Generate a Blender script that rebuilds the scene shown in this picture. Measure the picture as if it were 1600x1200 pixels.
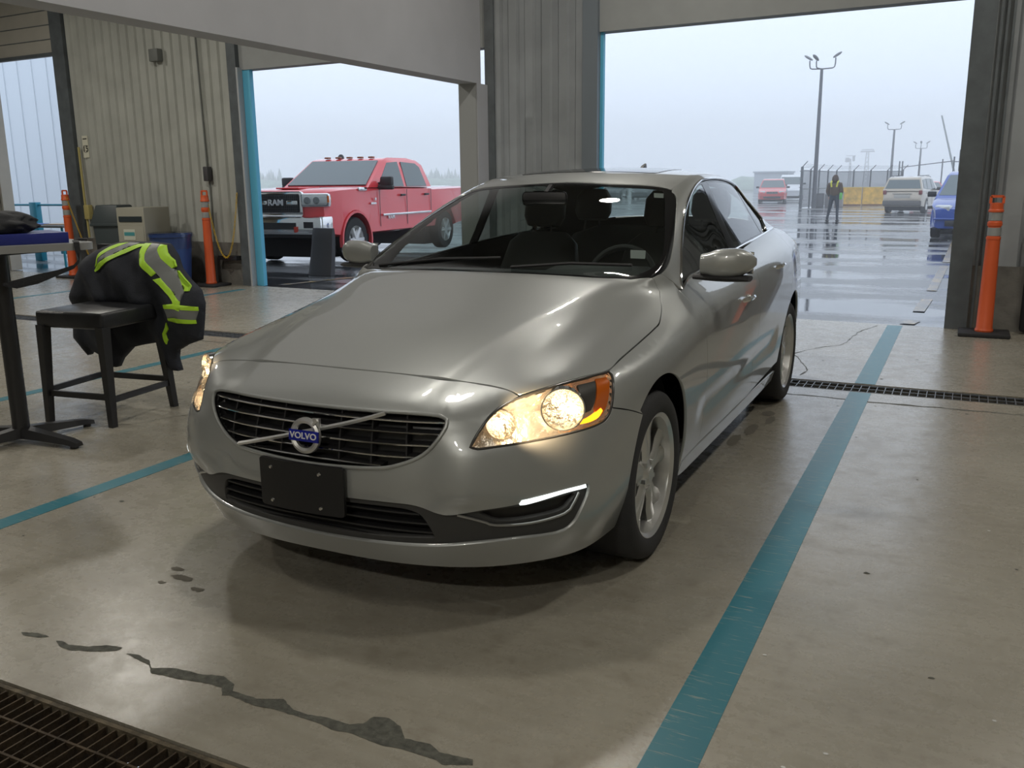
import bpy, bmesh, math, random
from mathutils import Vector, Matrix, noise
from mathutils.bvhtree import BVHTree
from mathutils.geometry import delaunay_2d_cdt, intersect_point_line
from mathutils.interpolate import poly_3d_calc
random.seed(7)
PI = math.pi
for o in list(bpy.data.objects): bpy.data.objects.remove(o)
SC = bpy.context.scene
COL = SC.collection

# ------------------------------------------------------------------ camera
CAM_POS = Vector((1.85048, -3.1506, 1.41041))
YAW, PITCH, ROLL, FPX = .46283, .22059, -.0111, 1412.115
fw = Vector((-math.sin(YAW)*math.cos(PITCH), math.cos(YAW)*math.cos(PITCH), -math.sin(PITCH)))
rt = Vector((math.cos(YAW), math.sin(YAW), 0)); up = rt.cross(fw)
R_ = rt*math.cos(ROLL)+up*math.sin(ROLL); U_ = -rt*math.sin(ROLL)+up*math.cos(ROLL)
cd = bpy.data.cameras.new('camera'); cam = bpy.data.objects.new('camera', cd); COL.objects.link(cam)
cam.matrix_world = Matrix(((R_.x, U_.x, -fw.x, CAM_POS.x), (R_.y, U_.y, -fw.y, CAM_POS.y), (R_.z, U_.z, -fw.z, CAM_POS.z), (0, 0, 0, 1)))
cd.sensor_width = 36; cd.lens = FPX/1600*36; cd.clip_start = .05; cd.clip_end = 2000
SC.camera = cam

# ------------------------------------------------------------------ world: flat overcast daylight
w = bpy.data.worlds.new('overcast'); SC.world = w; w.use_nodes = True
nt = w.node_tree; nt.nodes.clear()
wo = nt.nodes.new('ShaderNodeOutputWorld'); bg = nt.nodes.new('ShaderNodeBackground')
tc = nt.nodes.new('ShaderNodeTexCoord'); sx = nt.nodes.new('ShaderNodeSeparateXYZ'); cr = nt.nodes.new('ShaderNodeValToRGB')
nt.links.new(tc.outputs['Generated'], sx.inputs[0]); nt.links.new(sx.outputs[2], cr.inputs[0])
cr.color_ramp.elements[0].position = 0.0; cr.color_ramp.elements[0].color = (.60, .70, .84, 1)
cr.color_ramp.elements[1].position = .30; cr.color_ramp.elements[1].color = (.74, .83, .96, 1)
nt.links.new(cr.outputs[0], bg.inputs[0]); bg.inputs[1].default_value = 1.2
nt.links.new(bg.outputs[0], wo.inputs[0])
SC.cycles.volume_bounces = 6
SC.cycles.sample_clamp_indirect = 6
vs = SC.view_settings; vs.view_transform = 'Standard'; vs.look = 'None'; vs.gamma = 1; vs.exposure = 0.3; vs.use_curve_mapping = False

def area_light(name, loc, size, power, col=(1, 1, 1), rot=(0, 0, 0)):
    d = bpy.data.lights.new(name, 'AREA'); d.shape = 'RECTANGLE'; d.size, d.size_y = size; d.energy = power; d.color = col
    o = bpy.data.objects.new(name, d); o.location = loc; o.rotation_euler = rot; COL.objects.link(o); return o

# ------------------------------------------------------------------ materials
MATS = {}
def nodes(name):
    m = bpy.data.materials.new(name); m.use_nodes = True; MATS[name] = m
    return m, m.node_tree, m.node_tree.nodes['Principled BSDF']
def mat(name, col, rough=.5, metal=0., spec=.5, coat=0., coat_rough=.03, emit=None, estr=0., noise_amt=0., nscale=20., bump=0., bscale=60., nrough=0.):
    if name in MATS: return MATS[name]
    m, t, b = nodes(name)
    b.inputs['Base Color'].default_value = (*col, 1); b.inputs['Roughness'].default_value = rough
    b.inputs['Metallic'].default_value = metal; b.inputs['Specular IOR Level'].default_value = spec
    b.inputs['Coat Weight'].default_value = coat; b.inputs['Coat Roughness'].default_value = coat_rough
    if emit: b.inputs['Emission Color'].default_value = (*emit, 1); b.inputs['Emission Strength'].default_value = estr
    if noise_amt or nrough or bump:
        tcn = t.nodes.new('ShaderNodeTexCoord')
    if noise_amt or nrough:
        n = t.nodes.new('ShaderNodeTexNoise'); n.inputs['Scale'].default_value = nscale; n.inputs['Detail'].default_value = 6
        t.links.new(tcn.outputs['Object'], n.inputs['Vector'])
    if noise_amt:
        r = t.nodes.new('ShaderNodeValToRGB'); t.links.new(n.outputs['Fac'], r.inputs[0])
        r.color_ramp.elements[0].position = .3; r.color_ramp.elements[1].position = .7
        r.color_ramp.elements[0].color = (*[c*(1-noise_amt) for c in col], 1); r.color_ramp.elements[1].color = (*[min(1, c*(1+noise_amt)) for c in col], 1)
        t.links.new(r.outputs[0], b.inputs['Base Color'])
    if nrough:
        mr = t.nodes.new('ShaderNodeMapRange'); t.links.new(n.outputs['Fac'], mr.inputs[0])
        mr.inputs[3].default_value = max(0, rough-nrough); mr.inputs[4].default_value = rough+nrough
        t.links.new(mr.outputs[0], b.inputs['Roughness'])
    if bump:
        n2 = t.nodes.new('ShaderNodeTexNoise'); n2.inputs['Scale'].default_value = bscale; n2.inputs['Detail'].default_value = 4
        t.links.new(tcn.outputs['Object'], n2.inputs['Vector'])
        bp = t.nodes.new('ShaderNodeBump'); bp.inputs['Strength'].default_value = bump; bp.inputs['Distance'].default_value = .01
        t.links.new(n2.outputs['Fac'], bp.inputs['Height']); t.links.new(bp.outputs[0], b.inputs['Normal'])
    return m
def glass(name, tint=(.8, .85, .85), refl=1.5, rough=.0):
    if name in MATS: return MATS[name]
    m, t, b = nodes(name); t.nodes.remove(b)
    out = t.nodes['Material Output']
    tr = t.nodes.new('ShaderNodeBsdfTransparent'); tr.inputs[0].default_value = (*tint, 1)
    gl = t.nodes.new('ShaderNodeBsdfGlossy'); gl.inputs['Roughness'].default_value = rough; gl.inputs[0].default_value = (1, 1, 1, 1)
    lw = t.nodes.new('ShaderNodeLayerWeight'); lw.inputs[0].default_value = .5
    pw = t.nodes.new('ShaderNodeMath'); pw.operation = 'POWER'; pw.inputs[1].default_value = 5; t.links.new(lw.outputs['Facing'], pw.inputs[0])
    fr = t.nodes.new('ShaderNodeMath'); fr.operation = 'MULTIPLY_ADD'; fr.inputs[1].default_value = .92; fr.inputs[2].default_value = .05*refl/1.5; t.links.new(pw.outputs[0], fr.inputs[0])
    mx = t.nodes.new('ShaderNodeMixShader')
    t.links.new(fr.outputs[0], mx.inputs[0]); t.links.new(tr.outputs[0], mx.inputs[1]); t.links.new(gl.outputs[0], mx.inputs[2])
    t.links.new(mx.outputs[0], out.inputs[0]); return m

# ------------------------------------------------------------------ mesh helpers
def mb(): return bmesh.new()
def smooth(me, ang=35):
    for p in me.polygons: p.use_smooth = True
    try: me.set_sharp_from_angle(angle=math.radians(ang))
    except Exception: pass
def obj(name, bm, m, parent=None, ang=35, flat=False):
    me = bpy.data.meshes.new(name); bmesh.ops.recalc_face_normals(bm, faces=bm.faces[:]) if not getattr(obj, 'keep', False) else None
    bm.to_mesh(me); bm.free()
    o = bpy.data.objects.new(name, me); COL.objects.link(o)
    for x in (m if isinstance(m, (list, tuple)) else [m]): me.materials.append(x)
    if not flat: smooth(me, ang)
    if parent: o.parent = parent
    return o
def tag(o, label=None, cat=None, group=None, kind=None):
    if label: o['label'] = label
    if cat: o['category'] = cat
    if group: o['group'] = group
    if kind: o['kind'] = kind
    return o
def thing(name, label, cat, loc=(0, 0, 0), rz=0, group=None):
    o = bpy.data.objects.new(name, None); COL.objects.link(o); o.location = loc; o.rotation_euler = (0, 0, rz); o.empty_display_size = .1
    return tag(o, label, cat, group)
def struct(name, bm, m, **k):
    return tag(obj(name, bm, m, **k), kind='structure')
def copy_tree(o, parent=None):
    c = o.copy(); COL.objects.link(c); c.parent = parent
    for ch in o.children: copy_tree(ch, c)
    return c
def box(bm, c, s, rz=0, rx=0, ry=0, bevel=0, mi=0, M=None):
    vs_ = []
    T = Matrix.Translation(Vector(c)) @ Matrix.Rotation(rz, 4, 'Z') @ Matrix.Rotation(ry, 4, 'Y') @ Matrix.Rotation(rx, 4, 'X')
    if M: T = M @ T
    r = bmesh.ops.create_cube(bm, size=1, matrix=T @ Matrix.Diagonal((*s, 1)))
    fs = set(f for v in r['verts'] for f in v.link_faces)
    for f in fs: f.material_index = mi
    if bevel:
        es = set(e for v in r['verts'] for e in v.link_edges)
        rr = bmesh.ops.bevel(bm, geom=list(es), offset=bevel, segments=2, affect='EDGES', profile=.5)
        for f in rr['faces']: f.material_index = mi
def bar(bm, a, b, w, h=None, upv=(0, 0, 1), mi=0):
    a, b = Vector(a), Vector(b); d = b-a; L = d.length; d.normalize(); u = Vector(upv)
    if abs(d.dot(u)) > .98: u = Vector((1, 0, 0))
    s = d.cross(u).normalized(); u = s.cross(d)
    M = Matrix(((s.x, d.x, u.x, 0), (s.y, d.y, u.y, 0), (s.z, d.z, u.z, 0), (0, 0, 0, 1))); M.translation = (a+b)/2
    r = bmesh.ops.create_cube(bm, size=1, matrix=M @ Matrix.Diagonal((w, L, h or w, 1)))
    for v in r['verts']:
        for f in v.link_faces: f.material_index = mi
def ring_loft(bm, rings, closed=True, caps=True, mi=0):
    vr = [[bm.verts.new(p) for p in r] for r in rings]
    n = len(vr[0])
    for a, b in zip(vr[:-1], vr[1:]):
        for i in range(n if closed else n-1):
            j = (i+1) % n
            f = bm.faces.new((a[i], a[j], b[j], b[i])); f.material_index = mi
    if caps and closed:
        for r in (vr[0][::-1], vr[-1]):
            f = bm.faces.new(r); f.material_index = mi
    return vr
def frames(pts):
    pts = [Vector(p) for p in pts]; T = []
    for i in range(len(pts)):
        a = pts[max(i-1, 0)]; b = pts[min(i+1, len(pts)-1)]; T.append((b-a).normalized())
    u = Vector((0, 0, 1)) if abs(T[0].z) < .9 else Vector((1, 0, 0)); out = []
    for p, t in zip(pts, T):
        s = t.cross(u).normalized(); u = s.cross(t).normalized(); out.append((p, s, u))
    return out
def tube(bm, pts, r, n=12, caps=True, mi=0):
    rr = r if isinstance(r, (list, tuple)) else [r]*len(pts)
    rings = [[p+s*math.cos(2*PI*k/n)*q+u*math.sin(2*PI*k/n)*q for k in range(n)] for (p, s, u), q in zip(frames(pts), rr)]
    ring_loft(bm, rings, True, caps, mi)
def lathe(bm, prof, n=32, M=None, a0=0, a1=2*PI, mi=0, axis='Z'):
    full = abs(a1-a0-2*PI) < 1e-5; rows = []
    for k in range(n if full else n+1):
        a = a0+(a1-a0)*k/n
        r = []
        for (q, z) in prof:
            p = Vector((q*math.cos(a), q*math.sin(a), z)) if axis == 'Z' else Vector((z, q*math.cos(a), q*math.sin(a)))
            r.append(bm.verts.new(M @ p if M else p))
        rows.append(r)
    for k in range(n):
        a, b = rows[k], rows[(k+1) % len(rows)]
        for i in range(len(prof)-1):
            if prof[i][0] < 1e-6 and prof[i+1][0] < 1e-6: continue
            try:
                f = bm.faces.new((a[i], b[i], b[i+1], a[i+1])); f.material_index = mi
            except ValueError: pass
def dd(bm, d=1e-5): bmesh.ops.remove_doubles(bm, verts=bm.verts[:], dist=d)
def prism(bm, poly, axis, a, b, mi=0):
    """polygon in the two other axes extruded along axis"""
    def P(q, t):
        if axis == 0: return (t, q[0], q[1])
        if axis == 1: return (q[0], t, q[1])
        return (q[0], q[1], t)
    va = [bm.verts.new(P(q, a)) for q in poly]; vb = [bm.verts.new(P(q, b)) for q in poly]
    n = len(poly)
    for i in range(n):
        j = (i+1) % n; f = bm.faces.new((va[i], va[j], vb[j], vb[i])); f.material_index = mi
    for r in (va[::-1], vb): f = bm.faces.new(r); f.material_index = mi
def text_mesh(s, size, depth, font=None):
    c = bpy.data.curves.new('t', 'FONT'); c.body = s; c.size = size; c.extrude = depth; c.offset = size*.018; c.align_x = 'CENTER'; c.align_y = 'CENTER'
    o = bpy.data.objects.new('t', c); COL.objects.link(o); bpy.context.view_layer.update()
    dg = bpy.context.evaluated_depsgraph_get(); me = bpy.data.meshes.new_from_object(o.evaluated_get(dg))
    bpy.data.objects.remove(o); bpy.data.curves.remove(c)
    return me
def text_obj(name, s, size, depth, M, m, parent=None, sx=1, bold=0):
    me = text_mesh(s, size, depth); me.transform(M @ Matrix.Diagonal((sx, 1, 1, 1)))
    o = bpy.data.objects.new(name, me); COL.objects.link(o); me.materials.clear(); me.materials.append(m)
    if parent: o.parent = parent
    return o

# ================================================================== building
AL = math.atan(.045)
WM = Matrix.Translation((1.5, 6.35, 0)) @ Matrix.Rotation(-AL, 4, 'Z') @ Matrix.Translation((-1.5, 0, 0))   # wall frame: x along the wall, y outward
def wp(s, t, z): return WM @ Vector((s, t, z))
def wbox(bm, s0, s1, t0, t1, z0, z1, bevel=0): box(bm, ((s0+s1)/2, (t0+t1)/2, (z0+z1)/2), (s1-s0, t1-t0, z1-z0), bevel=bevel, M=WM)
# floor paint: procedural beige epoxy with scuffs, darker dirt and tyre smudges
def floor_mat():
    m, t, b = nodes('floor_paint')
    N = t.nodes.new; L = t.links.new
    tc_ = N('ShaderNodeTexCoord'); 
    n1 = N('ShaderNodeTexNoise'); n1.inputs['Scale'].default_value = .9; n1.inputs['Detail'].default_value = 8; n1.inputs['Roughness'].default_value = .6
    n2 = N('ShaderNodeTexNoise'); n2.inputs['Scale'].default_value = 7; n2.inputs['Detail'].default_value = 10; n2.inputs['Roughness'].default_value = .75
    mp = N('ShaderNodeMapping'); mp.inputs['Scale'].default_value = (6, 40, 1); n3 = N('ShaderNodeTexNoise'); n3.inputs['Scale'].default_value = .8; n3.inputs['Detail'].default_value = 5
    for n in (n1, n2): L(tc_.outputs['Object'], n.inputs['Vector'])
    L(tc_.outputs['Object'], mp.inputs[0]); L(mp.outputs[0], n3.inputs['Vector'])
    r1 = N('ShaderNodeValToRGB'); L(n1.outputs['Fac'], r1.inputs[0]); e = r1.color_ramp.elements
    e[0].position = .32; e[0].color = (.27, .248, .20, 1); e[1].position = .68; e[1].color = (.355, .332, .275, 1)
    r2 = N('ShaderNodeValToRGB'); L(n2.outputs['Fac'], r2.inputs[0]); e = r2.color_ramp.elements
    e[0].position = .30; e[0].color = (.62, .58, .52, 1); e[1].position = .46; e[1].color = (1, 1, 1, 1)
    r3 = N('ShaderNodeValToRGB'); L(n3.outputs['Fac'], r3.inputs[0]); e = r3.color_ramp.elements
    e[0].position = .30; e[0].color = (.90, .89, .87, 1); e[1].position = .60; e[1].color = (1, 1, 1, 1)
    m1 = N('ShaderNodeMix'); m1.data_type = 'RGBA'; m1.blend_type = 'MULTIPLY'; m1.inputs[0].default_value = .8; L(r1.outputs[0], m1.inputs[6]); L(r2.outputs[0], m1.inputs[7])
    m2 = N('ShaderNodeMix'); m2.data_type = 'RGBA'; m2.blend_type = 'MULTIPLY'; m2.inputs[0].default_value = 1; L(m1.outputs[2], m2.inputs[6]); L(r3.outputs[0], m2.inputs[7])
    L(m2.outputs[2], b.inputs['Base Color'])
    rr_ = N('ShaderNodeMapRange'); L(n2.outputs['Fac'], rr_.inputs[0]); rr_.inputs[1].default_value = .3; rr_.inputs[2].default_value = .7; rr_.inputs[3].default_value = .36; rr_.inputs[4].default_value = .20
    L(rr_.outputs[0], b.inputs['Roughness']); b.inputs['Specular IOR Level'].default_value = .75
    bp = N('ShaderNodeBump'); bp.inputs['Strength'].default_value = .12; bp.inputs['Distance'].default_value = .01; L(n2.outputs['Fac'], bp.inputs['Height']); L(bp.outputs[0], b.inputs['Normal'])
    return m
FLOORM = floor_mat()
def teal_mat():
    m, t, b = nodes('teal_floor_paint'); N = t.nodes.new; L = t.links.new
    tc_ = N('ShaderNodeTexCoord'); mp = N('ShaderNodeMapping'); mp.inputs['Scale'].default_value = (5, 60, 1)
    n = N('ShaderNodeTexNoise'); n.inputs['Scale'].default_value = 1.5; n.inputs['Detail'].default_value = 8; n.inputs['Roughness'].default_value = .7
    L(tc_.outputs['Object'], mp.inputs[0]); L(mp.outputs[0], n.inputs['Vector'])
    r = N('ShaderNodeValToRGB'); L(n.outputs['Fac'], r.inputs[0]); e = r.color_ramp.elements
    e[0].position = .37; e[0].color = (.22, .28, .26, 1); e[1].position = .43; e[1].color = (.02, .165, .215, 1)
    L(r.outputs[0], b.inputs['Base Color']); b.inputs['Roughness'].default_value = .38
    return m
TEAL = teal_mat()
b = mb()
# slab with two drain channels cut out; pieces laid side by side
fe = [-8.5, -1.95, -1.66, 3.18, 3.46]
def slab(bm, x0, x1, y0, y1, z0=-.12, z1=0.0): box(bm, ((x0+x1)/2, (y0+y1)/2, (z0+z1)/2), (x1-x0, y1-y0, z1-z0))
slab(b, -17, 6, -8.5, -2.14); slab(b, -17, 6, -1.675, 3.19); slab(b, 1.6, 6, -2.14, -1.675)
c0 = [(-17, 3.46), (6, 3.46), (6, 6.147), (-17, 7.18)]
va = [b.verts.new((x, y, 0)) for x, y in c0]; vb = [b.verts.new((x, y, -.12)) for x, y in c0]
for i in range(4): b.faces.new((va[i], va[i-1], vb[i-1], vb[i]))
b.faces.new(va); b.faces.new(vb[::-1])
FL = struct('floor', b, FLOORM, flat=True)
b = mb(); slab(b, -17, 6, -2.14, -1.675, -.22, -.13); slab(b, -17, 6, 3.19, 3.46, -.22, -.13)
obj('drain_channel', b, mat('channel_dark', (.02, .017, .012), rough=.9), FL, flat=True)
def stripe(name, x0, x1, y0, y1, parts=12):
    b = mb(); segs = [(-8, -2.14), (-1.66, 3.18), (3.47, 6.33)]
    for a, c in segs:
        a, c = max(a, y0), min(c, y1)
        if c > a: box(b, ((x0+x1)/2, (a+c)/2, .0008), (x1-x0, c-a, .0016))
    return obj(name, b, TEAL, FL, flat=True)
stripe('lane_stripe', 1.24, 1.375, -8, 6.30)
stripe('lane_stripe', -1.80, -1.695, -8, 6.4)
stripe('lane_stripe', -3.98, -3.88, -8, 6.5)
stripe('lane_stripe', -7.05, -6.95, 3.6, 6.6)
stripe('lane_stripe', -9.2, -9.1, -2, 6.7)
# cracks and bare patches where the paint has gone
CRK = mat('bare_concrete', (.085, .086, .07), rough=.75, noise_amt=.45, nscale=45, bump=.6, bscale=70)
CR = [[(-0.78, -1.46), (-0.73, -1.44), (-0.67, -1.44), (-0.7, -1.46), (-0.76, -1.47)],
[(-0.63, -1.45), (-0.61, -1.44), (-0.57, -1.45), (-0.5, -1.43), (-0.46, -1.4), (-0.4, -1.39), (-0.4, -1.41), (-0.45, -1.44), (-0.53, -1.47), (-0.58, -1.47)],
[(-0.36, -1.41), (-0.32, -1.4), (-0.26, -1.41), (-0.22, -1.44), (-0.16, -1.41), (-0.05, -1.4), (0.01, -1.38), (0.07, -1.4), (0.09, -1.43), (0.18, -1.43), (0.25, -1.4), (0.31, -1.43), (0.36, -1.43), (0.41, -1.42), (0.49, -1.42), (0.52, -1.4), (0.53, -1.36), (0.57, -1.35), (0.62, -1.37), (0.66, -1.41), (0.73, -1.4), (0.77, -1.42), (0.86, -1.41), (0.87, -1.43), (0.8, -1.46), (0.78, -1.45), (0.72, -1.45), (0.66, -1.45), (0.63, -1.46), (0.52, -1.45), (0.46, -1.46), (0.42, -1.45), (0.35, -1.45), (0.31, -1.45), (0.26, -1.45), (0.2, -1.46), (0.1, -1.45), (0.08, -1.46), (0.05, -1.43), (0.0, -1.43), (-0.1, -1.45), (-0.12, -1.45), (-0.2, -1.46), (-0.24, -1.43), (-0.31, -1.42)]]
def blob(bm, P, z=.0012, jit=.004):
    Q = []
    for i in range(len(P)):
        a, c = Vector(P[i]), Vector(P[(i+1) % len(P)])
        k = max(1, int((c-a).length/.012))
        for t in range(k):
            q = a+(c-a)*t/k; h = noise.noise(Vector((q.x*60, q.y*60, 0))); g = noise.noise(Vector((q.x*60, q.y*60, 9)))
            Q.append(q+Vector((h, g))*jit)
    rv, re, rf, *_ = delaunay_2d_cdt(Q, [(i, (i+1) % len(Q)) for i in range(len(Q))], [], 0, 1e-6)
    vs_ = [bm.verts.new((v.x, v.y, z)) for v in rv]
    for f in rf:
        c = sum((rv[i] for i in f), Vector((0, 0)))/len(f)
        if inside(Q, c): bm.faces.new([vs_[i] for i in f])
def inside(P, q):
    c = False; n = len(P); x, y = q[0], q[1]
    for i in range(n):
        a, b_ = P[i-1], P[i]
        if (a.y > y) != (b_.y > y) and x < (b_.x-a.x)*(y-a.y)/(b_.y-a.y)+a.x: c = not c
    return c
for P in CR:
    b = mb(); blob(b, P); obj('floor_patch', b, CRK, FL, flat=True)
def crackline(pts, w, jit=.02):
    L = []; R = []
    for i in range(len(pts)-1):
        a, c = Vector(pts[i]), Vector(pts[i+1]); k = max(1, int((c-a).length/.05)); d = (c-a).normalized(); nn = Vector((-d.y, d.x))
        for t in range(k):
            q = a+(c-a)*t/k; q = q+nn*jit*noise.noise(Vector((q.x*9, q.y*9, 1))); ww = w*(.35+abs(noise.noise(Vector((q.x*5, q.y*5, 4))))*2)
            L.append(q+nn*ww); R.append(q-nn*ww)
    return L+R[::-1]
b = mb(); blob(b, crackline([(.85, 3.60), (0.87, 3.81), (0.73, 4.24), (0.66, 4.42), (0.77, 4.72), (0.98, 5.04), (1.02, 5.6), (1.04, 5.81), (1.17, 6.28)], .006), jit=.001); obj('floor_crack', b, CRK, FL, flat=True)
b = mb(); blob(b, crackline([(-6, 2.98), (-3, 2.96), (.3, 2.95), (.86, 2.95), (1.5, 2.93), (2.4, 2.95), (3.4, 2.93)], .012, .03), jit=.001); obj('floor_crack', b, CRK, FL, flat=True)
b = mb(); blob(b, crackline([(-3.3, -.35), (-2.9, .2), (-2.55, .6), (-2.3, 1.2)], .003, .03), jit=.001); obj('floor_crack', b, CRK, FL, flat=True)
# small chips of bare concrete scattered over the paint
b = mb()
for k in range(90):
    x, y = random.uniform(-4, 3.2), random.uniform(-1.6, 6); r = random.uniform(.004, .014)
    P = [(x+r*math.cos(a)*random.uniform(.6, 1.2), y+r*math.sin(a)*random.uniform(.5, 1)) for a in [2*PI*i/7 for i in range(7)]]
    blob(b, P, .0012, 0)
obj('paint_chips', b, CRK, FL, flat=True)['kind'] = 'stuff'
b = mb()
for k in range(40):
    x, y = random.uniform(1.35, 3.0), random.uniform(-1.2, 4); r = random.uniform(.003, .008)
    P = [(x+r*math.cos(a), y+r*math.sin(a)*.7) for a in [2*PI*i/6 for i in range(6)]]
    blob(b, P, .0013, 0)
obj('paint_specks', b, mat('speck_white', (.65, .66, .64), rough=.6), FL, flat=True)['kind'] = 'stuff'
# water dripped off the car
WATER = mat('standing_water', (.05, .045, .04), rough=.02, spec=.6)
def wetmat():
    m, t, b_ = nodes('wet_film'); N = t.nodes.new; L = t.links.new
    b_.inputs['Base Color'].default_value = (.21, .195, .165, 1); b_.inputs['Roughness'].default_value = .05; return m
WET = wetmat()
for (x, y, rx_, ry_) in ((-.62, -.93, .05, .018), (-.50, -.98, .03, .012), (-.70, -.88, .03, .012), (.84, 1.95, .03, .12), (.90, 2.2, .025, .10), (.80, 1.7, .03, .12), (.86, 2.36, .04, .06), (-.66, -.99, .02, .01)):
    b = mb(); blob(b, [(x+rx_*math.cos(a)*(1+.35*noise.noise(Vector((math.cos(a)*2, math.sin(a)*2, x*9)))), y+ry_*math.sin(a)*(1+.35*noise.noise(Vector((math.cos(a)*2, math.sin(a)*2, y*9+4))))) for a in [2*PI*i/22 for i in range(22)]], .0015, .006)
    obj('puddle', b, WET, FL, flat=True)
# ---- drain gratings
RUST = mat('rusty_steel', (.065, .045, .026), rough=.62, metal=.55, noise_amt=.5, nscale=14, bump=.5, bscale=90)
GALV = mat('galvanised_steel', (.22, .23, .24), rough=.45, metal=.7, noise_amt=.2, nscale=20)
EDGE = mat('drain_edge', (.10, .08, .05), rough=.8, noise_amt=.6, nscale=25, bump=.8, bscale=60)
def grating(name, x0, x1, y0, y1, px_, ry_, m, label, frame_m, z=-.004):
    root = thing(name, label, 'drain', ((x0+x1)/2, (y0+y1)/2, -.03)); ox, oy = (x0+x1)/2, (y0+y1)/2
    b = mb(); x = x0+.02
    while x < x1: box(b, (x-ox, 0, .03+z-.0125), (.005, y1-y0-.04, .025)); x += px_
    obj('bearing_bars', b, m, root, flat=True)
    b = mb(); y = y0+.02
    while y < y1-.01: box(b, (0, y-oy, .03+z-.004), (x1-x0-.02, .007, .010)); y += ry_
    obj('cross_rods', b, m, root, flat=True)
    b = mb()
    for yy in (y0+.007, y1-.007): box(b, (0, yy-oy, .03+z-.019), (x1-x0, .014, .042))
    obj('drain_frame', b, frame_m, root, flat=True)
    return root
grating('drain_grate', -2.6, 1.58, -2.13, -1.685, .037, .105, RUST, 'wide rusty steel floor grating across the bottom left corner of the floor', EDGE)
grating('drain_grate', -1.9, 5.5, 3.20, 3.45, .052, .105, GALV, 'narrow grey steel floor grating crossing the lane behind the sedan', EDGE)
grating('drain_grate', -13, -1.95, 3.20, 3.45, .052, .105, GALV, 'narrow steel floor grating crossing the left bays behind the stool', EDGE)
# ---- outer wall
def cmat(name, col, **k): return mat(name, col, **k)
CORR = mat('corrugated_wall', (.41, .42, .385), rough=.55, noise_amt=.10, nscale=2.5)
CORRD = mat('corrugated_wall_grey', (.31, .33, .345), rough=.55, noise_amt=.10, nscale=2.5)
WAINS = mat('wall_base_concrete', (.16, .155, .14), rough=.8, noise_amt=.3, nscale=5, bump=.3, bscale=40)
JAMB = mat('dark_jamb', (.10, .115, .125), rough=.5, noise_amt=.2, nscale=6)
BLUEJ = mat('blue_jamb', (.12, .48, .70), rough=.5)
WHITE = mat('white_panel', (.42, .425, .45), rough=.6, noise_amt=.03, nscale=3)
HDRC = mat('header_panel_grey', (.33, .345, .345), rough=.6, noise_amt=.05, nscale=4)
HDR = mat('header_panel', (.40, .385, .34), rough=.6, noise_amt=.05, nscale=4)
CZ = 5.4
def corr(name, s0, s1, z0, z1, pitch, m, t0=0., depth=.03, flatf=.45):
    b = mb(); P = []; s = s0
    while s < s1:
        a = pitch*flatf; g = pitch*.1
        for (q, d) in ((0, 0), (a, 0), (a+g, depth), (pitch-g, depth)):
            if s+q <= s1: P.append((s+q, t0+d))
        s += pitch
    P.append((s1, t0))
    lo = [b.verts.new(wp(q, d, z0)) for q, d in P]; hi = [b.verts.new(wp(q, d, z1)) for q, d in P]
    for i in range(len(P)-1): b.faces.new((lo[i], lo[i+1], hi[i+1], hi[i]))
    return obj(name, b, m, flat=True)
def wall_bay(name, s0, s1, m, pitch, ztop=CZ):
    b = mb(); wbox(b, s0, s1, .04, .24, 0, ztop); o = struct(name, b, m, flat=True)
    c = corr('wall_sheeting', s0+.02, s1-.02, .60, ztop-.01, pitch, m, t0=0); c.parent = o
    b = mb(); wbox(b, s0+.02, s1-.02, -.015, .04, 0, .60); obj('wall_base', b, WAINS, o, flat=True)
    return o
wall_bay('wall_rear_left', -10.9, -7.22, CORR, .18)
wall_bay('wall_rear_centre', -3.22, -1.93, CORRD, .21)
wall_bay('wall_rear_right', 1.80, 5.9, CORRD, .32)
wall_bay('wall_rear_far_left', -17, -12.88, HDR, .5)
b = mb(); wbox(b, -12.88, -10.9, .0, .2, 3.41, CZ); h1 = struct('wall_header_left', b, HDR, flat=True)
b = mb()
for z in (3.62, 3.83, 4.04): wbox(b, -12.6, -10.95, -.008, .0, z, z+.012)
wbox(b, -12.86, -10.92, -.03, .0, 3.38, 3.43)
obj('door_bottom_seal', b, JAMB, h1, flat=True)
b = mb(); wbox(b, -7.22, -3.22, .02, .2, 2.92, CZ); struct('wall_header_centre', b, HDRC, flat=True)
b = mb(); wbox(b, -1.93, 1.80, .02, .2, 2.97, CZ); struct('wall_header_right', b, HDRC, flat=True)
def jamb(s0, s1, t0, t1, z1, m, n): b = mb(); wbox(b, s0, s1, t0, t1, 0, z1); return struct(n, b, m, flat=True)
jamb(-11.0, -10.72, -.05, .02, 4.07, JAMB, 'trim_1'); jamb(-7.34, -7.18, -.05, .02, 3.30, JAMB, 'trim_2')
jamb(-3.30, -3.18, -.02, .25, CZ-.01, JAMB, 'trim_3'); jamb(-2.06, -1.88, -.03, .05, CZ-.01, mat('grey_jamb', (.19, .22, .25), rough=.5), 'trim_4')
jamb(1.74, 1.93, -.05, .24, CZ-.01, JAMB, 'trim_5')
jamb(-7.15, -7.02, .035, .10, 2.94, BLUEJ, 'trim_6'); jamb(-1.925, -1.85, .055, .11, 2.99, BLUEJ, 'trim_7')
jamb(-10.93, -10.86, .2, .3, 3.45, BLUEJ, 'trim_8')
b = mb(); wbox(b, -7.175, -7.145, -.06, .03, 0, 2.95); struct('trim_9', b, mat('jamb_edge', (.42, .44, .46), rough=.5), flat=True)
b = mb()
for ds in (.0, .05, .10): wbox(b, 1.955+ds, 1.975+ds, -.03, .0, .02, CZ-.02)
struct('trim_10', b, JAMB, flat=True)
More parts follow.
